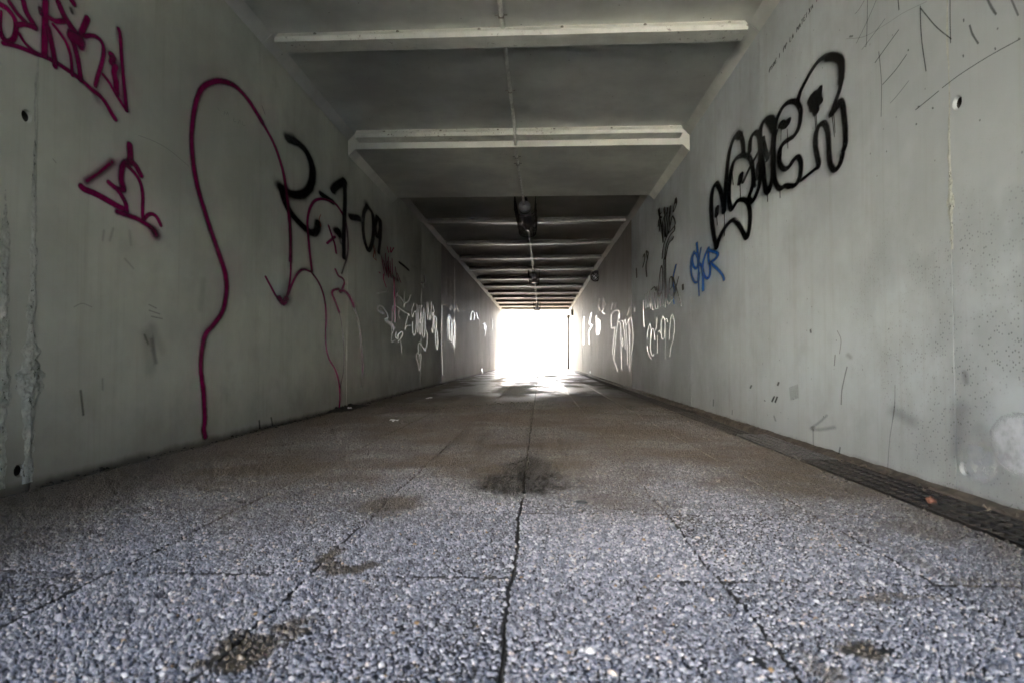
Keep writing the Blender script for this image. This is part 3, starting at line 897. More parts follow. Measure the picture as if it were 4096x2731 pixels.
make_lamp('caged_lamp', (-0.165, 16.62, 2.745), 'middle caged ceiling lamp, second along the passage', near=False)
make_lamp('caged_lamp', (-0.13, 26.6, 2.785), 'small distant caged ceiling lamp just before the bright exit', near=False)
# round bulkhead lamp in its cage, high on the right wall
wl = empty('wall_lamp', (1.47, 16.3, 2.66), label='small caged bulkhead lamp high on the right wall', cat='lamp')
wl.rotation_euler = (0, R(-50), 0)
obj('base', mesh('base', *[[(z, y, x) for x, y, z in v] if q == 0 else v for q, v in enumerate(lathe_y([(0, -.02), (.13, -.02), (.13, .02), (0, .02)], 20))]), M['band'], wl)
bmq = bmesh.new(); bmesh.ops.create_uvsphere(bmq, u_segments=20, v_segments=12, radius=1.0)
bmesh.ops.scale(bmq, vec=(0.09, 0.17, 0.10), verts=bmq.verts)
obj('glass_globe', from_bm('glass_globe', bmq, True), M['bulb'], wl, (-0.06, 0, 0))
pp = []
for k in range(6):
    a = math.pi * k / 6
    pp.append(tube([(-0.17 * math.sin(t_), 0.21 * math.cos(t_) * math.cos(a), 0.14 * math.cos(t_) * math.sin(a)) for t_ in [math.pi * m_ / 10 for m_ in range(11)]], 0.011, 5))
for s_ in (0.35, 0.7, 0.95):
    pp.append(tube([(-0.17 * math.sqrt(1 - s_ * s_), 0.21 * s_ * math.cos(2 * math.pi * m_ / 20), 0.14 * s_ * math.sin(2 * math.pi * m_ / 20)) for m_ in range(21)], 0.010, 5))
obj('wire_cage', mesh('wire_cage', *merge(pp)), M['cage'], wl, kind='stuff')

# ------------------------------------------------------------ exit: pipe, junction box, sunlit cutting
dp = empty('drainpipe', (1.44, 31.9, 0), label='dark vertical drainpipe at the right edge of the bright exit', cat='pipe')
obj('pipe', mesh('pipe', *tube([(0, 0, 0.0), (0, 0, 1.3), (0, 0, 2.55)], 0.048, 14), True), M['pipe'], dp)
for z in (0.4, 1.4, 2.3): obj('bracket', mesh('bracket', *tube([(0, 0, z), (0, 0, z + 0.04)], 0.056, 14)), M['pipe'], dp)
bm = bmesh.new(); add_box(bm, (0, 0, 2.63), (0.15, 0.15, 0.20), 0.012)
obj('hopper', from_bm('hopper', bm), M['pipe'], dp)
bm = bmesh.new(); add_box(bm, (0, 0, 0), (0.10, 0.22, 0.26), 0.012)
jb = empty('junction_box', (1.458, 28.45, 2.58), label='small box on the right wall under the exit conduit', cat='box')
obj('box', from_bm('box', bm), M['pipe'], jb)
bm = bmesh.new(); add_box(bm, (-0.052, 0, 0), (0.008, 0.19, 0.23), 0.003); obj('lid', from_bm('lid', bm), M['housing'], jb)

bm = bmesh.new(); add_box(bm, (-0.2, Y1 + 12, -0.06), (4.2, 24, 0.112))
obj('path', from_bm('path', bm), M['outwall'], kind='structure')
bm = bmesh.new(); add_box(bm, (-0.2, Y0 - 6, -0.07), (24.0, 12, 0.12))
obj('forecourt', from_bm('forecourt', bm), M['bounce_white'], kind='structure')  # unseen ground, made near white to bounce sunlight up to the ceiling
def portal():  # added frame behind the camera, narrowed to dim the nearest surfaces
    root = empty('added_portal', (-0.2, Y0 - 0.2, 0), label='added portal frame narrowing the near entrance to dim nearby walls, behind the viewer', cat='portal')
    for x, w in ((XL + PO / 2 - 0.2, PO + 0.4), (XR - PO / 2 + 0.2, PO + 0.4)):
        bm = bmesh.new(); add_box(bm, (x + 0.2, 0, 1.5), (w, 0.36, 3.1), 0.015); obj('pier', from_bm('pier', bm), M['outwall'], root)
    bm = bmesh.new(); add_box(bm, (-0.2345 + 0.2, 0, (PZ + 3.0) / 2), (XR - XL - 2 * PO - 0.004, 0.36, 3.0 - PZ), 0.015); obj('lintel', from_bm('lintel', bm), M['outwall'], root)
PO, PZ = 0.95, 2.25
portal()
def outer_wall(label, c, s, mat=None):
    root = empty('outside_wall', (c[0], c[1], 0), label=label, cat='wall')
    bm = bmesh.new(); add_box(bm, (0, 0, c[2]), s, 0.02); obj('wall', from_bm('wall', bm), mat or M['outwall'], root)
    bm = bmesh.new(); add_box(bm, (0, 0, c[2] + s[2] / 2 + 0.052), (s[0] + 0.08, s[1] + 0.08, 0.10), 0.015); obj('coping', from_bm('coping', bm), M['outwall'], root)
outer_wall('high white retaining wall beyond the exit on the left', (XL - 0.30, Y1 + 6.2, 2.35), (0.4, 12, 4.9))  # this and the next made tall to cut skylight through the exit
outer_wall('high white retaining wall beyond the exit on the right', (XR + 0.30, Y1 + 6.2, 2.35), (0.4, 12, 4.9))
outer_wall('added end wall holding back daylight in the cutting beyond the exit', (-0.24, Y1 + 12.6, 1.9), (6.4, 0.4, 4.0))  # added to reduce the daylight entering by the exit
outer_wall('added tall wall blocking light outside the near entrance, behind the viewer', (2.4, Y0 - 5.9, 2.4), (0.4, 11, 5.0), M['blocker_grey'])  # added out of view to keep side light off the left wall
outer_wall('added dark wall blocking light outside the near entrance, on its other side', (-5.6, Y0 - 5.9, 2.4), (0.4, 11, 5.0), M['blocker_dark'])  # added out of view, dark, so the near walls catch less light
outer_wall('added white wall at the forecourt end, bouncing sunlight in, behind the viewer', (-1.5, Y0 - 11.5, 2.4), (7.4, 0.4, 5.0), M['bounce_white'])  # added out of view to throw sunlight into the passage

# ------------------------------------------------------------ graffiti: sprayed strokes lying on the wall faces
GRAF = [
('tag_top','mag',11.48,1,0.45,'2159 1802 2179 1801 2207 1802 2239 1787 2249 1755 2241 1708 2217 1681 2196 1682 2182 1693'),
('tag_top','mag',6.38,1,0.45,'2183 1777 2182 1722 2192 1686'),
('tag_top','mag',8.93,1,0.45,'2193 1664 2234 1678 2289 1690 2334 1697 2373 1705 2413 1710 2455 1712 2512 1710 2557 1707 2604 1700 2653 1689 2703 1682 2745 1663 2778 1635 2806 1616'),
('tag_top','mag',10.84,0.8,0.45,'2216 1832 2256 1806 2290 1796'),
('tag_top','mag',12.76,1,0.45,'2276 1876 2292 1838 2316 1817 2335 1799'),
('tag_top','mag',10.2,1,0.45,'2250 1762 2286 1785 2335 1799'),
('tag_top','mag',7.02,1,0.45,'2262 1735 2288 1714 2326 1702 2353 1700'),
('tag_top','mag',14.67,1,0.45,'2383 1935 2384 1890 2384 1841 2383 1776 2383 1714'),
('tag_top','mag',12.76,0.85,0.45,'2398 1832 2418 1777 2432 1735 2439 1695'),
('tag_top','mag',10.2,0.8,0.45,'2357 1884 2361 1870'),
('tag_top','mag',10.2,1,0.45,'2401 1876 2434 1878 2481 1904'),
('tag_top','mag',13.39,1,0.45,'2449 1963 2475 1931 2516 1902 2557 1880 2577 1844'),
('tag_top','mag',7.02,1,0.45,'2422 1858 2460 1842 2496 1817 2519 1778 2527 1737 2530 1698'),
('tag_top','mag',10.84,1,0.45,'2512 1876 2531 1845 2555 1795 2573 1734 2578 1702'),
('tag_top','mag',12.76,1,0.45,'2611 1986 2589 1931 2567 1871'),
('tag_top','mag',9.57,1,0.3,'2599 1901 2637 1925 2677 1935 2707 1925 2716 1893 2705 1832 2681 1763 2667 1714'),
('tag_top','mag',23.92,1,0.45,'2526 1860 2567 1864'),
('tag_top','mag',12.76,1,0.45,'2518 2013 2529 2006'),
('tag_top','mag',8.93,0.7,0.1,'2514 1973 2521 1963'),
('tag_top','mag',7.65,1,0.45,'2811 2046 2823 2022 2834 1932 2847 1843 2864 1754 2876 1686'),
('tag_top','mag',6.38,1,0.45,'2877 1686 2837 1708 2797 1733 2753 1766 2711 1784'),
('tag_top','mag',12.76,1,0.45,'2761 1900 2777 1896 2767 1865'),
('tag_top','mag',12.12,1,0.45,'2794 1860 2784 1829 2796 1793 2803 1739'),
('tag_top','mag',19.13,0.3,0,'2663 1687 2679 1654'),
('tag_tri','mag',16.28,0.85,0,'2788 1409 2733 1359 2681 1315 2630 1275'),
('tag_tri','mag',12.35,1,0.45,'2597 1242 2618 1235 2674 1234 2741 1227 2807 1217 2876 1209'),
('tag_tri','mag',13.47,1,0.45,'2909 1529 2912 1506 2915 1473 2906 1443'),
('tag_tri','mag',14.04,1,0.25,'2880 1435 2861 1412 2852 1372 2853 1339 2866 1316 2864 1302'),
('tag_tri','mag',10.67,1,0.45,'2921 1454 2958 1442 2997 1408'),
('tag_tri','mag',9.54,1,0.45,'2767 1308 2800 1298 2834 1294 2869 1303'),
('tag_tri','mag',8.98,1,0.45,'2829 1289 2860 1267 2885 1240 2894 1205'),
('tag_tri','mag',7.3,1,0.45,'2891 1424 2943 1406 2981 1382 3004 1347 3013 1300 3012 1243 3019 1192 3051 1221 3091 1237 3126 1230 3150 1210 3163 1195'),
('tag_tri','mag',11.79,1,0.2,'2827 1186 2887 1186 2959 1186 3030 1177 3093 1162 3122 1142'),
('tag_tri','mag',21.05,0.8,0,'3110 1154 3126 1136'),
('outline','mag',13.06,1,0.25,'3629 37 3613 85 3621 148 3603 304 3571 432 3578 534 3614 638 3711 707 3813 795 3858 922 3839 1030 3789 1105 3698 1224 3596 1360 3498 1514 3449 1675 3445 1824 3477 1963 3539 2079 3649 2166 3777 2229 3944 2269 4127 2253 4328 2186'),
('outline','mag',8.71,1,0.3,'4293 2198 4511 2110 4646 2006 4730 1896 4801 1710 4858 1480 4863 1273'),
('outline','mag',5.05,1,0.45,'4416 1089 4495 1035 4607 964 4728 927 4815 995 4910 1106 5024 1201 5144 1244 5305 1249'),
('outline','mag',4.49,1,0.3,'5305 1249 5477 1188 5605 1101 5682 979 5697 850 5688 720 5710 604 5789 500 5952 405 6059 307 6104 208 6115 97 6096 16'),
('outline','mag',4.49,1,0.45,'4835 1632 4856 1480 4865 1314 4866 1179 4828 1041 4762 946'),
('outline','mag',14.59,1,0.3,'4658 958 4736 928 4789 965'),
('outline','mag',5.61,1,0.45,'5328 1261 5275 1405 5232 1554 5213 1671 5259 1778 5357 1870 5494 1929 5677 1970 5914 1996 6084 1968 6196 1931'),
('outline','mag',4.49,0.75,0.2,'6196 1931 6266 1846 6316 1697 6296 1549 6186 1417 6121 1344'),
('outline','mag',4.49,1,0.45,'5740 1741 5841 1662 5924 1596 5967 1522'),
('outline','mag',5.05,1,0.45,'5706 1570 5822 1625 5922 1671'),
('outline','mag',4.49,1,0.45,'5942 1361 6035 1312 6166 1301 6225 1266 6168 1203 6104 1154'),
('outline','mag',8.42,1,0.2,'6060 1163 6191 1177 6329 1156 6449 1102 6524 1049'),
('outline','mag',4.49,0.7,0.2,'6524 1049 6679 925 6777 761 6835 577 6878 390 6828 190'),
('outline','mag',6.17,1,0.2,'6038 1181 5893 1152 5854 1114 5937 1055 6065 956'),
('outline','mag',3.93,0.6,0.2,'6065 956 6146 835 6203 683 6229 542 6210 373 6146 276 6113 208'),
('date','blk',17.6,1,0.45,'4798 2227 4883 2242 5002 2263 5148 2261 5259 2223 5328 2162 5330 2070 5265 1968 5136 1884 4972 1829 4818 1807 4681 1804'),
('date','blk',16.07,1,0.45,'4681 1804 4746 1721 4840 1668 4977 1630 5143 1602 5274 1588 5388 1603 5457 1651 5480 1708'),
('date','blk',21.04,0.6,0,'4779 2236 4902 2272'),
('date','blk',22.95,0.7,0,'4637 1810 4717 1810'),
('date','blk',22.95,0.5,0,'4837 1786 5115 1854'),
('date','blk',14.54,1,0.45,'5871 2106 5926 2154 6054 2222 6204 2293'),
('date','blk',9.56,1,0.45,'6204 2293 6215 2091 6198 1892 6187 1696 6197 1514'),
('date','blk',12.62,1,0.45,'5547 1988 5673 1990 5846 1994'),
('date','blk',13.77,1,0.45,'6418 1977 6535 1998 6710 2027'),
('date','blk',16.07,1,0.3,'5964 1738 6036 1753 6066 1721'),
('date','blk',7.65,0.5,0,'6067 1692 6113 1644'),
('date','blk',8.03,1,0.45,'7025 2241 6892 2122 6866 1955 6938 1818 7096 1742 7257 1877 7304 2046 7250 2205 7025 2241'),
('date','blk',19.13,0.5,0,'7005 2258 7045 2235'),
('date','blk',7.65,1,0.45,'7465 2214 7380 2097 7404 1998 7493 1980 7604 2085 7578 2198 7465 2214'),
('date','blk',6.5,1,0.45,'7624 2208 7628 2030 7542 1790'),
('orange_pen','org',1.53,0.8,0.45,'5539 1799 5503 1747 5529 1710 5541 1691'),
('orange_pen','org',1.53,0.8,0.45,'5491 1749 5549 1696'),
('orange_pen','org',1.53,0.8,0.45,'7279 1842 7366 1771 7303 1704 7455 1682'),
('orange_pen','org',1.53,0.8,0.45,'7342 1848 7324 1707'),
('orange_pen','org',1.53,0.8,0.45,'7386 1821 7433 1684'),
('maroon','mar',2.65,0.85,0.1,'7705 1766 7784 1643 7864 1556'),
('maroon','mar',2.65,0.85,0.1,'7884 1841 7926 1710 7969 1570'),
('maroon','mar',2.65,0.85,0.1,'8045 1821 8021 1677 8051 1555'),
('maroon','mar',2.65,0.85,0.1,'8241 1832 8258 1712 8319 1582'),
('maroon','mar',2.65,0.85,0.1,'8449 1753 8511 1671 8606 1584'),
('maroon','mar',2.65,0.85,0.1,'8129 1774 8145 1675 8190 1573'),
('maroon','mar',2.65,0.85,0.1,'7782 1740 7942 1593'),
('maroon','mar',2.65,0.85,0.1,'7992 1753 8105 1615'),
('maroon','mar',2.65,0.85,0.1,'8573 1679 8798 1578'),
('maroon','mar',2.04,1,0.45,'7961 1940 8044 1881'),
('maroon','mar',2.04,1,0.45,'8153 1967 8154 1900 8325 1991'),
('maroon','mar',4.49,1,0.3,'8334 1584 8367 1415 8385 1244 8412 1003'),
('maroon','mar',12.24,0.7,0,'8275 1597 8544 1583'),
('maroon','mar',2.45,1,0.45,'7786 1559 7788 1495 7920 1413'),
('maroon','mar',2.45,0.7,0.45,'8284 1200 8231 992'),
('maroon','mar',1.84,0.7,0.45,'8678 1176 8648 1102 8712 1063'),
('maroon','mar',9.18,0.6,0,'7597 1074 7746 1072'),
('maroon','mar',12.24,0.6,0,'7956 982 8204 950 8319 915'),
('maroon','mar',3.67,0.7,0.45,'7562 1554 7599 1553'),
('maroon','slate',18.37,0.5,0,'8021 1697 8135 1525'),
('maroon','slate',12.24,0.4,0,'8996 1670 9100 1615'),
('maroon','grn',10.2,0.35,0,'9570 1926 9848 1951'),
('maroon','blk',6.12,1,0.5,'8695 1847 8992 1841 9273 1828'),
('maroon','blk',2.24,1,0.45,'10547 1913 10595 1849 10644 1785'),
('maroon','blk',2.86,1,0.45,'10233 1744 10389 1772 10482 1705'),
('maroon','slate',4.49,0.6,0,'7655 1783 7682 1705'),
('silver_left','slv',2.3,1,0.45,'9756 1364 9587 1240 9638 1144 9759 1223 9885 1242 9925 1071 9892 937 9767 861 9657 927 9639 1065'),
('silver_left','slv',2.3,1,0.45,'9986 1373 10017 1128 10048 923'),
('silver_left','slv',2.3,1,0.45,'10172 1369 10122 1187 10192 929 10319 934 10342 1148 10338 1361 10451 1381'),
('silver_left','slv',2.3,1,0.45,'10177 1138 10260 1080 10284 1251'),
('silver_left','slv',2.3,1,0.45,'10567 1358 10484 1157 10461 876'),
('silver_left','slv',2.3,1,0.45,'10567 1358 10700 1226 10676 949 10577 858'),
('silver_left','slv',2.3,1,0.45,'10865 1472 10886 1339 10946 1186'),
('silver_left','slv',2.3,1,0.45,'10958 1492 11123 1208 11253 1275 11314 1524'),
('silver_left','slv',2.3,1,0.45,'11421 1286 11523 1340 11481 983'),
('silver_left','slv',2.3,1,0.45,'11485 1480 11627 1372'),
('silver_left','slv',2.3,1,0.45,'11664 1303 11597 1131 11813 1045 11897 1245 11664 1303'),
('silver_left','slv',2.3,1,0.45,'11741 1018 11818 778 11968 683 12131 848'),
('silver_left','slv',2.3,1,0.45,'11886 1036 12022 944 12005 684'),
('silver_left','slv',2.3,1,0.45,'11324 1046 11427 981'),
('silver_left','slv',1.79,1,0.45,'10813 988 10908 903 10849 744 10640 652 10351 733 10185 756 10079 707 10108 603'),
('silver_left','slv',4.59,0.6,0.45,'10581 673 10700 642'),
('silver_left','slv',2.04,1,0.45,'10164 489 10162 562 10002 597 9952 520 10085 406 10184 311 10274 425 10327 542 10243 578 10163 541'),
('silver_left','slv',2.04,0.8,0.45,'8459 1224 8853 1193 9308 1161'),
('silver_left','slv',2.04,0.8,0.45,'9308 1156 9154 1037 9070 920 9200 982 9520 1009'),
('silver_left','slv',2.04,0.8,0.45,'8532 1353 8646 1472'),
('silver_left','slv',2.04,0.8,0.45,'8648 1374 8808 1362 8912 1326'),
('silver_left','slv',2.04,0.8,0.45,'9014 1494 8996 1343 8998 1251 9083 1314 9281 1351 9463 1465'),
('silver_left','slv',2.04,0.8,0.45,'7504 1290 7733 1330 7959 1354 8025 1428'),
('silver_left','slv',2.04,0.8,0.45,'8281 952 8211 889 8283 841 8336 903 8281 952'),
('silver_left','slv',2.04,0.8,0.45,'8247 848 8214 728 8413 751'),
('silver_left','slv',2.04,0.8,0.45,'8781 753 8846 590'),
('silver_left','slv',3.57,1,0.45,'7494 1080 7522 1129 7674 1149 7833 1122 7966 1075 8017 1029 7868 1003'),
('silver_left','slv',4.08,1,0.45,'8505 859 8468 796 8622 775 8621 828 8778 870 8901 875 8861 819 8662 749 8623 730'),
('silver_left','slv',4.59,1,0.45,'9285 1169 9354 1154'),
('silver_left','slv',3.57,1,0.45,'8512 1360 8531 1389'),
('silver_left','slv',1.79,1,0.45,'12513 1567 12491 1025 12514 640 12606 176'),
('silver_left','bei',1.53,1,0.45,'13512 1457 13235 1301 13194 1081 13335 896 13766 838 14279 704 14511 960 14506 1258 14287 1408 14059 1293 13805 1364 13512 1457'),
('silver_left','slv',5.1,1,0.45,'13542 1389 13488 1205 13618 918'),
('silver_left','slv',4.59,1,0.45,'13906 1298 13960 1115 13864 883'),
('silver_left','slv',4.34,1,0.45,'14353 1339 14357 1103 14256 791'),
('silver_left','blk',2.3,1,0.45,'13525 1235 13565 1167'),
('silver_left','blk',1.79,1,0.45,'14085 1005 14130 832'),
('silver_left','slate',7.14,0.5,0,'12993 2197 13089 1858'),
('silver_left','slate',8.67,0.5,0,'13640 2281 13746 1884'),
('silver_left','slate',7.14,0.5,0,'14356 2344 14473 1852'),
('silver_left','bei',2.3,1,0.45,'12661 1605 13093 1616 13557 1599 13654 1565 13849 1666 14157 1604 14477 1644 14696 1782 14986 1622'),
('silver_left','bei',2.04,1,0.45,'16115 1789 16156 1742'),
('silver_left','slv',3.57,1,0.45,'19391 1918 19792 1764'),
('silver_left','slv',2.55,1,0.45,'21565 1677 22312 1764 22060 1523 22841 1700 22318 1307'),
('silver_left','slv',2.3,1,0.45,'25901 2126 25975 1704'),
('silver_left','slv',5.1,1,0.1,'30379 2219 30625 1606 31122 987'),
('silver_left','slv',5.1,1,0.6,'21231 159 21303 -16'),
('silver_left','slv',4.08,1,0.6,'29926 265 29929 -10'),
('silver_left','slv',3.12,1,0.45,'17698 1599 17839 1768 18282 1882 18750 1832 18595 1654'),
('silver_left','slv',4.46,0.4,0,'17550 2000 17982 1908'),
('scuff_L','dirt',8.33,0.7,0,'2617 362 2624 323 2635 258'),
('scuff_L','dirt',1.4,0.55,0,'2975 1601 3106 1615 3238 1613 3417 1584'),
('scuff_L','dirt',4.68,0.4,0,'3079 772 3137 759'),
('scuff_L','dirt',4.68,0.4,0,'3080 743 3168 731'),
('scuff_L','dirt',4.68,0.4,0,'3100 714 3188 708'),
('scuff_L','dirt',6.55,0.35,0,'3045 617 3075 576'),
('scuff_L','dirt',28.06,0.18,0,'3111 661 3193 542'),
('scuff_L','dirt',8.42,0.25,0,'2740 1079 2733 1035'),
('scuff_L','dirt',8.42,0.25,0,'2801 1102 2779 1043'),
('scuff_L','dirt',9.35,0.2,0,'2917 1115 2927 1049'),
('scuff_L','dirt',7.48,0.25,0,'2886 974 2947 938'),
('scuff_L','dirt',13.1,0.3,0,'3098 595 3138 481'),
('scuff_L','dirt',35.71,0.2,0,'3038 623 3090 443'),
('scuff_L','dirt',7.14,0.3,0,'2746 409 2747 362'),
('scuff_L','dirt',4.21,0.3,0,'2564 718 2611 737 2668 727'),
('scuff_L','dirt',18.71,0.15,0,'3580 960 3547 785'),
('scuff_L','dirt',4.76,0.8,0,'4332 65 4345 1'),
('scuff_L','dirt',4.76,0.7,0,'4527 68 4554 5'),
('scuff_L','dirt',2.34,0.35,0,'3713 2037 3730 2029'),
('scuff_L','dirt',1.87,0.35,0,'3791 2024 3800 2050 3820 2035 3834 2060 3849 2043'),
('scuff_L','dirt',1.87,0.35,0,'3917 2054 3914 2030 3941 2037'),
('scuff_L','dirt',1.87,0.3,0,'3972 2037 3995 2073 4012 2048'),
('scuff_L','dirt',1.87,0.3,0,'4035 2077 4031 2048 4069 2062'),
('scuff_L','dirt',2.81,0.5,0,'4318 2294 4366 2254'),
('scuff_L','dirt',2.34,0.6,0,'2428 1309 2447 1298'),
('bubble','blk',9.75,1,0.45,'5403 1449 5466 1542 5530 1680 5558 1814 5545 1913 5488 1980 5395 1998 5315 1945 5250 1873 5204 1789 5174 1704'),
('bubble','blk',9.75,1,0.45,'5174 1704 5142 1832 5099 1961 5057 2077 4997 2162 4904 2209 4798 2210 4722 2161 4684 2099 4670 2019'),
('bubble','blk',13.77,1,0.45,'4815 2211 4748 2176'),
('bubble','blk',9.75,1,0.45,'5403 1449 5295 1521 5131 1571 4942 1582 4820 1527 4720 1452 4625 1379 4571 1421 4544 1498 4551 1573 4602 1638 4697 1681 4831 1701 4968 1673 5026 1744 5034 1827 5005 1923 4947 2008 4856 2036 4719 2019 4576 1967 4501 1901 4467 1829 4466 1757 4501 1705 4570 1661'),
('bubble','blk',8.61,1,0.7,'5371 1782 5386 1723'),
('bubble','blk',1.72,1,0.45,'5382 1710 5367 1633'),
('bubble','blk',10.9,1,0.7,'4731 1874 4759 1828'),
('bubble','blk',1.72,1,0.45,'4753 1806 4746 1706'),
('bubble','blk',1.72,1,0.45,'5159 1695 5161 1500'),
('bubble','blk',1.72,1,0.45,'4938 1948 4915 1852'),
('bubble','blk',9.75,1,0.45,'4529 1983 4521 2042 4480 2080 4406 2079 4336 2028 4319 1972 4314 1862 4311 1762 4347 1683 4420 1633 4495 1611 4539 1643'),
('bubble','blk',10.9,1,0.45,'4308 2058 4265 2091 4185 2090 4096 2060 4061 2014 4057 1975 4072 1869 4081 1759 4096 1679 4135 1625 4180 1594 4225 1640 4250 1715 4261 1796 4298 1906 4317 2012 4308 2058'),
('bubble','blk',14.92,1,0.45,'4160 2075 4074 1981'),
('bubble','blk',1.72,1,0.45,'4182 1595 4181 1537'),
('bubble','blk',12.62,1,0.45,'4200 1623 4161 1622'),
('bubble','blk',10.9,1,0.45,'4032 2003 3976 2036 3894 2058 3795 2044 3702 2001 3653 1943 3651 1892 3676 1843 3749 1818 3878 1829 3959 1812 3977 1763 3962 1713 3895 1665 3818 1659 3753 1678 3692 1675 3653 1633 3654 1584 3676 1544 3737 1523 3821 1538'),
('bubble','blk',10.9,1,0.45,'3821 1540 3887 1560 3967 1564 4036 1616 4066 1680 4076 1758'),
('bubble','blk',11.47,1,0.45,'4032 2003 4058 1938 4072 1869 4076 1758'),
('bubble','blk',1.72,1,0.45,'3967 1560 3966 1505'),
('bubble','blk',13.77,1,0.7,'3931 1960 3853 1926 3831 1935'),
('bubble','blk',1.72,1,0.45,'3932 1947 3941 1860'),
('bubble','blk',1.72,1,0.45,'3839 1894 3831 1773'),
('bubble','blk',1.72,1,0.45,'3929 1819 3935 1758'),
('bubble','blk',10.9,1,0.45,'3682 1997 3641 2039 3572 2067 3487 2093 3399 2103 3307 2084 3221 2042 3162 1996 3145 1955 3150 1892 3174 1845 3213 1810 3261 1763'),
('bubble','blk',15.49,1,0.45,'3299 2074 3206 2028 3155 1982 3149 1928 3156 1888'),
('bubble','blk',12.62,1,0.45,'3264 1764 3213 1781 3168 1788 3140 1751 3130 1690 3120 1629 3122 1558 3139 1532'),
('bubble','blk',12.05,1,0.45,'3154 1511 3170 1480 3208 1460 3246 1464 3284 1509 3295 1573 3296 1633 3311 1699 3350 1744 3409 1751 3445 1717 3451 1656 3431 1594 3415 1550 3424 1534'),
('bubble','blk',7.46,1,0.45,'3424 1534 3541 1529 3637 1524'),
('bubble','blk',16.06,1,0.45,'3253 1760 3183 1776'),
('bubble','blk',24.1,1,0.7,'3474 1931 3449 1885'),
('bubble','blk',14.92,1,0.6,'3449 1869 3438 1841'),
('bubble','blk',11.47,1,0.6,'3386 1945 3396 1902 3380 1872'),
('bubble','blk',1.84,1,0.45,'3451 1830 3441 1751'),
('bubble','blk',1.84,1,0.45,'3433 1823 3425 1753'),
('bubble','blk',1.84,1,0.45,'3249 1743 3227 1628'),
('bubble','blk',1.84,1,0.45,'3230 1743 3218 1646'),
('grey_cross','gry',6.88,0.85,0.6,'4693 1811 4563 1868 4411 1913 4297 1955'),
('grey_cross','gry',6.88,0.85,0.6,'4268 1994 4193 1823'),
('grey_cross','gry',6.88,0.85,0.6,'4207 1818 4115 1874 4026 1950'),
('grey_cross','gry',12.62,0.85,0.6,'4356 1845 4387 1755'),
('grey_cross','gry',5.74,0.85,0.6,'4516 1896 4432 1707'),
('grey_cross','gry',9.18,0.85,0.6,'4270 1955 4193 1842'),
('black_tag','blk',2.87,1,0.45,'7925 2388 7937 2330 7887 2278 7967 2245 7996 2180'),
('black_tag','blk',2.87,1,0.45,'7912 2304 7783 2304'),
('black_tag','blk',2.87,1,0.45,'7913 2284 7760 2239'),
('black_tag','blk',2.87,1,0.45,'7861 2262 7919 2103'),
('black_tag','blk',2.87,1,0.45,'7585 2321 7563 2243 7662 2197 7713 2140 7686 1923'),
('black_tag','blk',2.87,1,0.45,'7837 2227 7765 2101 7686 1918'),
('black_tag','blk',2.87,1,0.45,'7573 1965 7617 2090 7565 2195 7423 2239 7399 2271'),
('black_tag','blk',2.87,1,0.45,'7399 2271 7448 2169 7521 2089 7502 1951'),
('black_tag','blk',2.87,1,0.45,'7242 2252 7267 2183 7381 2116 7386 1975'),
('black_tag','blk',2.87,1,0.45,'7244 2197 7292 2078 7273 1999 7386 1971'),
('black_tag','blk',2.87,1,0.45,'6947 2268 6909 2206 7033 2156 7095 2161 6988 2252 6947 2268'),
('black_tag','blk',2.87,1,0.45,'7160 2113 7250 2031'),
('black_tag','blk',2.87,1,0.45,'7118 2112 7016 2044 6997 1986 7165 1968 7409 1952 7599 1893 7699 1813 7737 1726'),
('black_tag','blk',2.87,1,0.45,'7018 1973 7020 1928 7210 1922 7412 1877 7531 1794 7571 1723'),
('black_tag','blk',2.87,1,0.45,'7084 1865 7127 1846 7300 1846 7414 1802 7510 1713 7582 1696'),
('black_tag','blk',5.1,1,0.45,'6948 2260 6929 2219'),
('black_tag','blk',4.46,1,0.45,'7936 2380 7886 2308'),
('black_tag','blk',4.46,1,0.45,'7585 2311 7563 2253'),
('black_tag','blk',4.46,1,0.45,'7243 2243 7267 2183'),
('black_tag','blk',4.15,1,0.45,'7084 1860 7148 1850'),
('name_tag','blk',2.87,1,0.45,'7997 1355 7939 1501 7858 1610 7790 1645 7732 1592 7726 1473 7765 1340 7947 1279 8024 1338'),
('name_tag','blk',2.87,1,0.45,'7533 1717 7630 1704 7633 1607 7614 1459 7571 1309 7577 1118'),
('name_tag','blk',2.87,1,0.45,'7534 1708 7538 1593 7533 1449 7524 1304 7458 1174 7368 1138'),
('name_tag','blk',2.87,1,0.45,'7296 1298 7187 1314 7142 1372 7204 1430 7292 1427 7339 1359 7320 1255 7234 1191 7128 1171'),
('name_tag','blk',2.87,1,0.45,'7120 1414 6980 1290 6826 1160 6723 1060'),
('name_tag','blk',2.87,1,0.45,'6838 1382 6939 1312 7063 1228 7192 1168 7369 1129'),
('name_tag','blk',4.15,1,0.7,'6642 1272 6636 1225'),
('name_tag','blk',3.51,1,0.45,'8503 1426 8269 1437 8159 1383'),
('name_tag','blk',3.51,1,0.45,'8102 1418 8051 1341 7999 1285'),
('fine_tag','blk',2.01,0.9,0.45,'9722 1477 9699 1336 9677 1197'),
('fine_tag','blk',2.01,0.9,0.45,'9727 1339 9458 1357 9619 1304 9411 1203 9259 1199'),
('fine_tag','blk',2.01,0.9,0.45,'9201 1440 9209 1212 9159 964'),
('fine_tag','blk',2.01,0.9,0.45,'9056 1425 9037 1279 8992 1211'),
('fine_tag','blk',2.01,0.9,0.45,'8938 1421 8919 1308 8853 1223'),
('fine_tag','blk',2.01,0.9,0.45,'8823 1425 8760 1294 8740 1214'),
('fine_tag','blk',2.01,0.9,0.45,'8667 1424 8652 1222'),
('fine_tag','blk',2.01,0.9,0.45,'8610 1181 8606 1318 8442 1152'),
('fine_tag','blk',2.01,0.9,0.45,'8273 1360 8239 1188 8162 1138'),
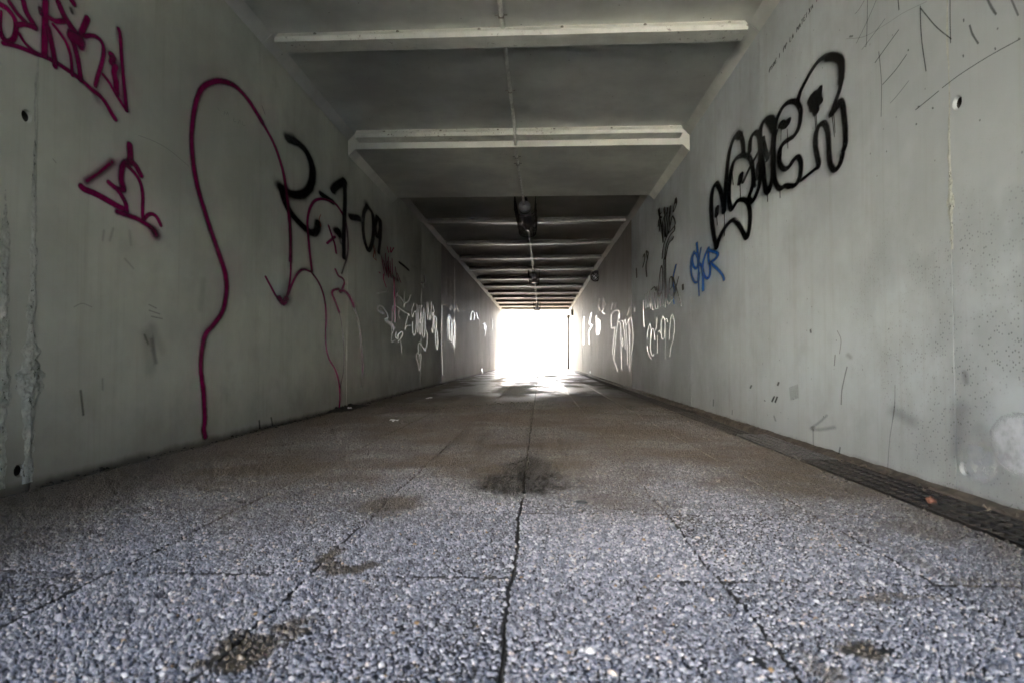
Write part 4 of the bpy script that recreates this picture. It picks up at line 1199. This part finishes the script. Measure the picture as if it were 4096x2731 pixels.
('fine_tag','blk',2.01,0.9,0.45,'8079 1339 8048 1136'),
('fine_tag','blk',2.01,0.9,0.45,'7893 1348 7864 1149'),
('fine_tag','blk',2.01,0.9,0.45,'7786 1350 7688 1141'),
('blue_drip','blu',4.78,0.9,0.2,'6980 1534 7076 1463 7142 1390 7102 1304 7021 1259 7127 1189 7088 1114'),
('blue_drip','blu',6.38,0.8,0.1,'7061 1290 7084 1230'),
('blue_tag','blu',5.42,1,0.25,'6072 1610 6044 1528 6026 1448 6034 1388 6111 1369 6220 1416 6250 1484 6200 1523 6106 1516 6046 1475'),
('blue_tag','blu',6.06,0.85,0.1,'6183 1544 6282 1489 6311 1398 6271 1312 6162 1243 6039 1236 5992 1306'),
('blue_tag','blu',4.15,0.85,0.1,'5998 1094 6009 1217 6004 1369 5972 1455 5911 1535'),
('blue_tag','blu',6.38,1,0.25,'5974 1395 5888 1352 5848 1272 5852 1131'),
('blue_tag','blu',5.42,1,0.25,'5649 1489 5773 1437 5844 1382 5861 1311'),
('blue_tag','blu',5.74,1,0.2,'5650 1482 5653 1389 5603 1310 5618 1241 5685 1218 5779 1248 5847 1301'),
('blue_tag','blu',7.02,1,0.25,'5663 1470 5509 1433 5364 1387 5413 1358 5589 1347'),
('blue_tag','blu',6.38,1,0.15,'5589 1347 5416 1276 5276 1215 5209 1173 5188 1144'),
('brown_tag','brn',2.87,0.9,0.45,'9816 1702 9893 1812 9728 1914 9569 2013 9573 1891 9542 1692'),
('brown_tag','brn',2.87,0.9,0.45,'9686 1994 9425 1833 9166 2007 9136 1874 9106 1730'),
('brown_tag','brn',2.87,0.9,0.45,'9349 1906 9131 2013 9064 1932 9243 1843'),
('brown_tag','brn',2.87,0.9,0.45,'8926 2024 8765 1963 8898 1872 8967 1814 8906 1657'),
('brown_tag','brn',2.87,0.9,0.45,'9849 1906 9813 1764'),
('brown_tag','brn',2.87,0.9,0.45,'8926 2013 8832 1895'),
('silver_right','slv',1.56,0.9,0.45,'13316 1419 12961 1458 12398 1449 12050 1401 11903 1316 11971 1257 12095 1351 12230 1186 12413 1042 12602 860 12798 638 12900 479 12620 390 12265 252'),
('silver_right','slv',1.56,0.9,0.45,'13316 1413 13373 1274 13275 1139 12732 1135 12783 1035 12985 813 13194 584'),
('silver_right','slv',1.56,0.9,0.45,'12230 1208 11974 1193 11770 1139'),
('silver_right','slv',1.56,0.9,0.45,'11768 1202 11569 1200 11417 1140 11419 1100'),
('silver_right','slv',1.56,0.9,0.45,'11418 1110 11192 1187 11085 1141 11052 1080 10771 1161 10705 1138 10571 1186 10381 1137 10263 975 10207 836'),
('silver_right','slv',1.56,0.9,0.45,'10208 800 10272 702 10401 575'),
('silver_right','slv',1.56,0.9,0.45,'11519 880 11585 779 11524 727 11415 775 11519 880'),
('silver_right','slv',1.56,0.9,0.45,'11419 1100 11204 869 11174 670'),
('silver_right','slv',1.56,0.9,0.45,'11052 1080 10923 763 10867 396'),
('silver_right','slv',1.56,0.9,0.45,'10672 1136 10619 756 10590 286'),
('silver_right','slv',1.56,0.9,0.45,'11770 1139 11739 887 11680 316'),
('silver_right','slv',1.56,0.9,0.45,'10011 1310 10025 1258'),
('silver_right','slv',1.56,0.9,0.45,'10514 977 10464 928'),
('silver_right','slv',1.56,0.9,0.45,'10836 1242 10699 1309 10500 1359'),
('silver_right','slv',1.56,0.9,0.45,'13259 1539 13053 1651'),
('silver_right','slv',1.56,0.9,0.45,'12577 1519 12437 1596'),
('silver_right','slv',1.56,0.9,0.45,'10378 1220 10347 1213'),
('silver_right','slv',1.56,0.9,0.45,'10134 1194 10104 1183'),
('silver_right','slv',2.23,1,0.45,'8867 800 8819 884 8661 969 8556 903 8572 782 8628 669 8546 569 8422 539 8360 560'),
('silver_right','slv',2.23,1,0.45,'8872 674 8806 603 8676 532 8548 501'),
('silver_right','slv',2.23,1,0.45,'8539 781 8451 883 8349 893 8271 809 8242 742'),
('silver_right','slv',2.23,1,0.45,'8090 1017 8111 946 8172 863'),
('silver_right','slv',2.23,1,0.45,'8059 794 8065 622 8086 573'),
('silver_right','slv',2.23,1,0.45,'8021 835 7928 852 7857 814'),
('silver_right','slv',2.23,1,0.45,'7693 1012 7799 950 7820 840 7770 755 7702 736 7616 764 7572 883 7593 965 7693 1012'),
('silver_right','slv',2.23,1,0.45,'7559 963 7461 970 7398 927'),
('silver_right','slv',2.23,1,0.45,'7327 721 7292 836 7242 956 7151 995 7065 932 7039 843 7101 721 7223 635 7302 527'),
('silver_right','slv',1.56,0.6,0.45,'7576 950 7550 748 7542 501'),
('silver_right','slv',3.57,1,0.45,'8252 793 8234 749'),
('silver_right','slv',3.13,1,0.45,'8849 666 8806 610'),
('silver_right','slv',2.23,1,0.45,'16771 1651 16783 1353 16629 1123 16295 1531 16159 1106 15844 1475 15707 1256 15933 1111'),
('silver_right','bei',2.01,0.8,0.45,'15678 1981 16053 1845 15690 1689'),
('silver_right','bei',2.01,0.8,0.45,'14861 1917 14490 1714 15136 1633 14498 1520'),
('silver_right','bei',2.01,0.8,0.45,'14994 1863 14871 1653'),
('silver_right','slv',4.08,1,0.45,'21399 1900 21733 1413 21532 1010'),
('silver_right','slv',3.57,1,0.45,'18370 1832 19086 1573 18163 1447 19345 1312 19113 952'),
('silver_right','slv',6.12,1,0.45,'27519 2049 27146 1475 26977 920'),  # broad streak painted for the sheen on the wall near the exit
('silver_right','slv',4.08,1,0.45,'18907 122 18793 29'),
('scratches','pen',1.91,0.65,0.2,'3023 2151 2991 2150 2938 2165'),
('scratches','pen',1.91,0.65,0.2,'2909 2153 2914 2066 2924 1952 2936 1947'),
('scratches','pen',1.91,0.65,0.2,'2833 2108 2916 2054 3014 2003'),
('scratches','pen',1.91,0.65,0.2,'2767 1985 2853 1967 2962 1947'),
('scratches','pen',1.91,0.65,0.2,'2820 1865 2810 1802 2802 1704 2809 1570'),
('scratches','pen',1.91,0.65,0.2,'2600 1635 2683 1610 2733 1599'),
('scratches','pen',2.68,0.8,0.2,'2664 1881 2740 1861 2849 1831'),
('scratches','pen',2.68,0.8,0.2,'2610 1749 2693 1722 2790 1705'),
('scratches','pen',2.68,0.8,0.2,'2512 1895 2511 1806 2502 1724 2483 1622'),
('scratches','pen',2.68,0.8,0.2,'2509 1885 2417 1763 2332 1671'),
('scratches','pen',2.68,0.8,0.2,'2333 1824 2335 1747 2335 1658'),
('scratches','pen',2.68,0.8,0.2,'2408 1510 2460 1505 2552 1497'),
('scratches','pen',2.68,0.8,0.2,'2005 1502 2142 1514 2284 1518 2385 1513'),
('scratches','pen',2.68,0.8,0.2,'2660 2008 2655 1962'),
('scratches','pen',6.12,0.7,0.2,'2143 1710 2124 1670 2105 1637'),
('scratches','pen',4.97,0.7,0.2,'2230 1666 2217 1628 2190 1582'),
('scratches','pen',5.36,0.6,0.2,'2036 1645 2010 1581'),
('scratches','pen',1.53,0.35,0.2,'3104 2070 2935 1994 2767 1956 2625 1931 2466 1888'),
('scratches','pen',4.21,0.6,0.2,'3067 2063 3039 2050'),
('scratches','pen',3.83,0.7,0.2,'2259 1704 2258 1696'),
('scratches','pen',3.83,0.7,0.2,'2265 1578 2263 1571'),
('scratches','pen',3.83,0.7,0.2,'2441 1460 2438 1456'),
('scratches','pen',3.83,0.7,0.2,'2530 1501 2525 1498'),
('scratches','pen',3.83,0.7,0.2,'2545 1437 2543 1434'),
('scratches','pen',3.83,0.7,0.2,'2590 1759 2588 1756'),
('scratches','pen',3.83,0.7,0.2,'2108 1525 2106 1519'),
('scuff_R','blk',4.76,0.95,0,'4123 255 4162 223'),
('scuff_R','blk',4.76,0.9,0,'4072 256 4106 222'),
('scuff_R','blk',5.95,0.9,0,'4044 349 4057 334'),
('scuff_R','blk',4.76,0.8,0,'4556 308 4579 291'),
('scuff_R','blk',2.98,0.8,0,'4298 219 4284 217'),
('scuff_R','dirt',4.17,0.25,0,'3868 324 3847 254'),
('scuff_R','dirt',4.17,0.25,0,'3843 329 3825 258'),
('scuff_R','dirt',4.17,0.25,0,'3818 334 3803 262'),
('scuff_R','dirt',4.17,0.25,0,'3794 338 3781 266'),
('scuff_R','dirt',4.17,0.25,0,'3770 343 3760 270'),
('scuff_R','dirt',4.17,0.25,0,'3747 347 3738 274'),
('scuff_R','gry',10.71,0.34,0,'3554 112 3452 119 3282 150'),
('scuff_R','gry',7.14,0.34,0,'3544 121 3451 159 3363 203'),
('scuff_R','dirt',2.98,0.5,0,'3544 109 3544 11'),
('scuff_R','dirt',3.57,0.6,0,'3215 272 3206 340 3173 415 3149 460'),
('scuff_R','dirt',2.98,0.6,0,'3271 519 3281 466'),
('scuff_R','dirt',2.38,0.5,0,'3243 640 3206 593 3223 526'),
('scuff_R','dirt',2.38,0.45,0,'2801 25 2780 156 2742 288 2733 389'),
('scuff_R','dirt',4.17,0.7,0,'3246 15 3230 55'),
('scuff_R','dirt',5.36,0.8,0,'3556 658 3551 645'),
('scuff_R','dirt',35.7,0.3,0,'2742 275 2616 249'),
('scuff_R','dirt',13.09,0.3,0,'3133 518 3111 507'),
('scuff_R','dirt',5.36,0.4,0,'4114 131 4089 105'),
('scuff_R','dirt',47.6,0.22,0,'2318 321 2339 159'),
('scuff_R','dirt',41.65,0.2,0,'2215 258 2141 169'),
('scuff_R','dirt',17.85,0.35,0,'2291 450 2284 418'),
('scuff_R','dirt',3.57,0.5,0,'5527 92 5516 145'),
('scuff_R','dirt',2.98,0.4,0,'4983 98 4992 62'),
('scuff_R','dirt',2.38,0.5,0,'2139 16 2093 24 2077 37'),
('pale_patch','pale',113.06,0.7,0.8,'2050 230 2037 232'),
('pale_patch','pale',65.46,0.35,0.7,'2240 153 2240 133')]
LABELS = {
 'tag_top': ('graffiti', 'L', 'scrawled magenta tag cut by the upper left picture edge'),
 'tag_tri': ('graffiti', 'L', 'small triangular magenta sign'),
 'outline': ('graffiti', 'L', 'long looping magenta line drawing down to the floor'),
 'date': ('graffiti', 'L', 'bold black sprayed date ending in 09'),
 'orange_pen': ('graffiti', 'L', 'thin orange pen scribbles beside the black date'),
 'maroon': ('graffiti', 'L', 'dense maroon and grey overlapping tags'),
 'silver_left': ('graffiti', 'L', 'silver tags with a heart, catching the exit light'),
 'scuff_L': ('scuff_marks', 'L', 'dark scuffs and smudges'),
 'bubble': ('graffiti', 'R', 'large black bubble letters with drips'),
 'grey_cross': ('graffiti', 'R', 'dark grey strokes crossing out the bubble letters'),
 'black_tag': ('graffiti', 'R', 'black vertical tag with long curved tails'),
 'name_tag': ('graffiti', 'R', 'black handwritten name with a full stop'),
 'fine_tag': ('graffiti', 'R', 'fine black tag running under the handwritten name'),
 'blue_drip': ('graffiti', 'R', 'blue stroke behind the handwritten name'),
 'blue_tag': ('graffiti', 'R', 'bright blue three letter tag'),
 'brown_tag': ('graffiti', 'R', 'small brown tag'),
 'silver_right': ('graffiti', 'R', 'silver tags low on the wall, catching the exit light'),
 'scratches': ('scratches', 'R', 'crossing dark pen scratches near the top'),
 'scuff_R': ('scuff_marks', 'R', 'black and grey scuffs and runs'),
 'pale_patch': ('paint_patch', 'R', 'round patches of fresh pale paint'),
 'slogan': ('graffiti', 'R', 'small handwritten slogan rising along the wall'),
}
ALIAS = {'_': 0}
def resample(pts, step):
    P = [Vector((p[0], p[1])) for p in pts]
    if len(P) > 2:
        Q = [P[0] * 2 - P[1]] + P + [P[-1] * 2 - P[-2]]
        out = []
        for i in range(1, len(Q) - 2):
            L = (Q[i + 1] - Q[i]).length
            n = max(2, min(9, int(L / step)))
            for k in range(n):
                t = k / n
                a, b, c, d = Q[i - 1], Q[i], Q[i + 1], Q[i + 2]
                out.append(0.5 * ((2 * b) + (c - a) * t + (2 * a - 5 * b + 4 * c - d) * t * t + (3 * b - a - 3 * c + d) * t ** 3))
        out.append(Q[-2])
        return out
    return [P[0].lerp(P[-1], k / 4) for k in range(5)]

def ribbon(X, pts, w, lift, core, al, acc):
    """brush stroke on the wall x = X; the brush leans with the hand, so its footprint is longer along the wall"""
    V, UV, CO, AL, Fc = acc
    s = 1 if X < 0 else -1
    ax = abs(X)
    P = resample(pts, 0.012)
    out = [P[0]]
    for p in P[1:]:
        if (p - out[-1]).length > 1e-4: out.append(p)
    P = out
    if len(P) < 2: P = [P[0], P[0] + Vector((0.001, -0.001))]
    n = len(P)
    rows_ = []
    for i, p in enumerate(P):
        a, b = P[max(i - 1, 0)], P[min(i + 1, n - 1)]
        k = ax / max(p.x, 0.5)
        t = Vector(((b.x - a.x) * k, b.y - a.y))
        if t.length < 1e-9: t = Vector((0, -1))
        t.normalize()
        rows_.append((p, t, k))
    sc_ = lambda p: w * 1.14 * p.x / 2500.0
    seq = []
    p, t, k = rows_[0]
    seq.append((p, t, k, -1.0, -1.0))
    seq.append((p, t, k, -0.55, -0.55))
    for q_ in rows_: seq.append((*q_, 0.0, 0.0))
    p, t, k = rows_[-1]
    seq.append((p, t, k, 0.55, 0.55))
    seq.append((p, t, k, 1.0, 1.0))
    o = len(V)
    m_ = len(seq)
    for i, (p, t, k, v, sh) in enumerate(seq):
        h = sc_(p)
        nrm = Vector((-t.y, t.x))
        for side_ in (-1, 0, 1):
            d = nrm * (side_ * h) + t * (sh * h)
            z = max(p.y + d.y, 0.004)
            V.append((X + s * (lift + 0.00025 * i / m_), p.x + d.x / k, z))
            UV.append((side_, v)); CO.append(core); AL.append(al)
    for i in range(m_ - 1):
        for j in range(2):
            a = o + i * 3 + j
            q_ = (a, a + 1, a + 4, a + 3)
            Fc.append(q_)

FONT = {'P': ['0,0 0,1 .6,.95 .6,.5 0,.5'], 'S': ['.6,.9 .2,1 0,.75 .5,.45 .6,.15 .3,0 0,.1'], 'O': ['.3,0 0,.4 .2,1 .55,.8 .6,.3 .3,0'], 'E': ['.6,1 0,1 0,0 .6,0', '0,.5 .5,.5'], 'I': ['.1,0 .15,1'],
        'L': ['0,1 0,0 .6,0'], 'A': ['0,0 .3,1 .6,0', '.1,.4 .5,.4'], 'M': ['0,0 .05,1 .35,.4 .65,1 .7,0'], 'T': ['.3,0 .3,1', '0,1 .65,1'], 'X': ['0,0 .6,1', '0,1 .6,0'], 'R': ['0,0 0,1 .6,.9 .5,.5 0,.5 .6,0'], 'D': ['0,0 0,1 .5,.8 .6,.4 .4,.1 0,0']}
(s0, s1) = [[4.137, 2.381], [3.416, 2.435]]
txt = 'PSOE I PP LA MATEIXA MERDA'
adv = (s1[0] - s0[0]) / 21.0
for i, ch in enumerate(txt):
    if ch == ' ': continue
    for st_ in FONT[ch]:
        pts = []
        for q_ in st_.split():
            u, v = map(float, q_.split(','))
            pts.append((s0[0] + adv * (i + u * 0.9 + 0.12 * v), s0[1] + (s1[1] - s0[1]) * i / 21 + 0.026 * v + random.uniform(-.0015, .0015)))
        GRAF.append(('slogan', 'pen', 1.7, .85, .4, pts))
groups = {}
SPRAY = {'tag_top', 'tag_tri', 'outline', 'date', 'bubble', 'blue_tag', 'blue_drip'}
for rec in list(GRAF):
    if rec[0] in SPRAY and rec[1] in ('mag', 'blk', 'blu') and rec[2] > 3.4 and rec[3] > 0.6:
        GRAF.append((rec[0], rec[1], rec[2] * 1.8, 0.24, 0.0, rec[5]))
for item, colr, w, al, core, pts in GRAF:
    if isinstance(pts, str):
        nums = [int(v) / 1000 for v in pts.split()]
        pts = list(zip(nums[0::2], nums[1::2]))
    groups.setdefault(item, {}).setdefault(colr, []).append((w * (1.22 if item in ('tag_top', 'tag_tri') else (0.72 if colr in ('slv', 'bei') else 1.0)), al * (0.45 if colr in ('slate', 'grn') else (0.8 if colr == 'slv' else 1.0)), core, pts))
layer = 0
for item, cols in groups.items():
    nm, side, lb = LABELS[item]
    root, X = (left_wall, XL) if side == 'L' else (right_wall, XR)
    base = 0.0016
    acc = ([], [], [], [], [])
    mats, midx = [], []
    k = 0
    for colr, strokes in cols.items():
        mats.append(M['paint_' + colr])
        for (w, al, core, pts) in strokes:
            n0 = len(acc[4])
            ymid = sum(p[0] for p in pts) / len(pts)
            ins = 0.0052 if 6.2 < ymid < 8.45 else 0.0
            if ins and (min(p[0] for p in pts) < 6.3 or max(p[0] for p in pts) > 8.36): ins = 0.0065
            ribbon(X, pts, w, base + ins + 0.00030 * k + 0.0011 * (layer % 3), core, al, acc)
            midx += [len(mats) - 1] * (len(acc[4]) - n0)
            k += 1
    layer += 1
    V, UV, CO, AL, Fc = acc
    me = mesh(nm, V, Fc)
    uvl = me.uv_layers.new(name='UVMap')
    li = np.zeros(len(me.loops), np.int32); me.loops.foreach_get('vertex_index', li)
    uvl.data.foreach_set('uv', np.array(UV, np.float32)[li].ravel())
    for an, arr in (('core', CO), ('al', AL)):
        a = me.attributes.new(an, 'FLOAT', 'POINT'); a.data.foreach_set('value', np.array(arr, np.float32))
    for m_ in mats: me.materials.append(m_)
    me.polygons.foreach_set('material_index', midx)
    o = obj(nm, me, None, root, label=lb, kind='stuff' if len(groups[item]) and False else None)
    o.matrix_parent_inverse = Matrix.Translation((-X, 0, 0))

# ------------------------------------------------------------ litter
def rock(name, loc, s, mat, seed, label, cat, rot=0.0):
    bm = bmesh.new(); bmesh.ops.create_icosphere(bm, subdivisions=3, radius=1.0)
    for v in bm.verts:
        n_ = noise.noise(v.co * 1.3 + Vector((seed, 0, 0))) * 0.30 + noise.noise(v.co * 3.7 + Vector((0, seed, 0))) * 0.10
        v.co = v.co * (1 + n_)
    bmesh.ops.scale(bm, vec=s, verts=bm.verts)
    zmin = min(v.co.z for v in bm.verts)
    bmesh.ops.translate(bm, vec=(0, 0, -zmin - 0.001), verts=bm.verts)
    return obj(name, from_bm(name, bm, True), mat, None, loc, (0, 0, rot), label=label, cat=cat)
rock('terracotta_chip', (1.336, 2.215, 0.006), (0.016, 0.014, 0.012), M['terracotta'], 3, 'rounded orange brown chip lying on the nearest drain grating', 'chip')
rock('flat_stone', (0.142, 2.19, 0.003), (0.020, 0.028, 0.003), M['slate_stone'], 8, 'thin dark oval stone lying flat on the pebble paving', 'stone')
def scrap(loc, s, seed, label, rot):
    V, Fc = [], []
    n = 9
    for j in range(n + 1):
        for i in range(n + 1):
            u, v = i / n - .5, j / n - .5
            z = 0.5 + 0.9 * noise.noise(Vector((u * 2.2 + seed, v * 2.2, 0))) + 0.4 * noise.noise(Vector((u * 6 + seed, v * 6, 3)))
            V.append((u * s + 0.1 * s * noise.noise(Vector((v * 5, seed, 1))), v * s * 0.8, max(0, z) * s * 0.28 + 0.003))
    for j in range(n):
        for i in range(n):
            a = j * (n + 1) + i; Fc.append((a, a + 1, a + n + 2, a + n + 1))
    o = obj('paper_scrap', mesh('paper_scrap', V, Fc, True), M['paper'], None, loc, (0, 0, rot), label=label, cat='litter', group='white scraps on the floor')
    o.modifiers.new('thick', 'SOLIDIFY').thickness = 0.0015
scrap((-1.39, 7.80, 0), 0.07, 2.2, 'tiny white scrap on the floor, farther in, toward the left wall', .4)
scrap((-1.165, 4.97, 0), 0.06, 7.1, 'crumpled translucent white scrap on the mid floor left of centre', 1.1)
scrap((-1.86, 6.05, 0.012), 0.05, 4.4, 'white scrap on the dark litter heap at the left wall foot', 2.0)
bm = bmesh.new()
V, Fc = [], []
nx_, ny_ = 14, 60
for j in range(ny_ + 1):
    for i in range(nx_ + 1):
        u, v = i / nx_, j / ny_
        e = (1 - u) ** 1.3 * math.sin(math.pi * v) ** 0.6
        h = 0.032 * e * (0.7 + 0.9 * noise.noise(Vector((u * 4, v * 9, 1))) + 0.5 * noise.noise(Vector((u * 11, v * 24, 6))))
        V.append((XL + 0.002 + u * (0.16 + 0.06 * noise.noise(Vector((0, v * 6, 2)))), 5.75 + v * 0.95, max(h, -0.0) + (0.002 if 0 < v < 1 and u < 1 else -0.004)))
for j in range(ny_):
    for i in range(nx_):
        a = j * (nx_ + 1) + i; Fc.append((a, a + 1, a + nx_ + 2, a + nx_ + 1))
obj('litter_heap', mesh('litter_heap', V, Fc, True), M['debris'], label='low dark heap of leaves and dirt at the foot of the left wall', cat='litter')
# water standing between the stones of the damp patch
def puddle():
    bm = bmesh.new()
    vs = []
    for k in range(90):
        a = 2 * math.pi * k / 90
        ca, sa = math.cos(a), math.sin(a)
        rr = 1 + 0.34 * noise.noise(Vector((ca * 1.7, sa * 1.7, 4))) + 0.26 * noise.noise(Vector((ca * 4.5, sa * 4.5, 9))) + 0.12 * noise.noise(Vector((ca * 13, sa * 13, 2)))
        wx = 0.185 if sa < 0 else 0.185 - 0.10 * min(1, sa * 1.1)
        vs.append(bm.verts.new((-0.072 + wx * rr * ca, 2.50 + (0.19 if sa < 0 else 0.66) * rr * sa, 0.0016)))
    bm.faces.new(vs)
    bmesh.ops.triangulate(bm, faces=bm.faces)
    m = bpy.data.materials.new('water film'); m.use_nodes = True
    m.node_tree.nodes.clear(); q = NT(m.node_tree)
    out = q.n('ShaderNodeOutputMaterial'); mx = q.n('ShaderNodeMixShader'); fr = q.n('ShaderNodeFresnel'); fr.inputs[0].default_value = 1.33
    tr = q.n('ShaderNodeBsdfTransparent'); tr.inputs[0].default_value = (0.7, 0.67, 0.62, 1)
    gl = q.n('ShaderNodeBsdfGlossy'); gl.inputs['Roughness'].default_value = 0.05
    pos = q.n('ShaderNodeNewGeometry').outputs['Position']
    bp = q.bump(q.noise(q.mapping(pos, (0.5, 1, 1)), 20, 2), 0.05, 0.003)
    q.l(bp, gl.inputs['Normal']); q.l(bp, fr.inputs['Normal'])
    q.l(fr.outputs[0], mx.inputs[0]); q.l(tr.outputs[0], mx.inputs[1]); q.l(gl.outputs[0], mx.inputs[2]); q.l(mx.outputs[0], out.inputs[0])
    obj('puddle_water', from_bm('puddle_water', bm), m, kind='structure')
puddle()

# crumbs of dirt, grit and leaf bits swept against the walls and into the drain
def crumbs(name, label, n, place, mat):
    V, Fc = [], []
    for _ in range(n):
        x, y, z, s = place()
        c = Vector((x, y, z))
        k = random.choice((3, 4, 5))
        a0 = random.uniform(0, 6.28)
        tilt = Matrix.Rotation(random.uniform(-.7, .7), 3, 'X') @ Matrix.Rotation(random.uniform(-.7, .7), 3, 'Y')
        base = [tilt @ Vector((s * random.uniform(.6, 1.2) * math.cos(a0 + 6.283 * i / k), s * random.uniform(.6, 1.2) * math.sin(a0 + 6.283 * i / k), 0)) for i in range(k)]
        o = len(V)
        V.append(c + Vector((0, 0, s * random.uniform(.35, .9))))
        V += [Vector((q_.x + x, q_.y + y, max(0.001, q_.z + z))) for q_ in base]
        for i in range(k): Fc.append((o, o + 1 + i, o + 1 + (i + 1) % k))
    obj(name, mesh(name, V, Fc), mat, kind='stuff', label=label)
def at_left():
    y = random.uniform(1.6, 14)
    return XL + 0.004 + abs(random.gauss(0, 0.055)), y, 0.001, random.choice((.004, .006, .009, .014)) * random.uniform(.6, 1.2)
def at_ledge():
    y = random.uniform(1.2, 14)
    return 1.47 + random.gauss(0, 0.018), y, 0.014, random.choice((.004, .006, .010)) * random.uniform(.6, 1.2)
def at_edge():
    y = random.uniform(1.2, 12)
    return 1.262 - abs(random.gauss(0, 0.05)), y, 0.003, random.choice((.003, .004, .007)) * random.uniform(.6, 1.2)
crumbs('wall_grit', 'dark grit and leaf bits along the foot of the left wall', 900, at_left, M['debris'])
crumbs('drain_grit', 'brown grit on the mortar edge above the drain', 500, at_ledge, M['ledge'])
crumbs('edge_grit', 'dark grit along the drain side of the paving', 400, at_edge, M['debris'])
print('pebbles', N_PEB)
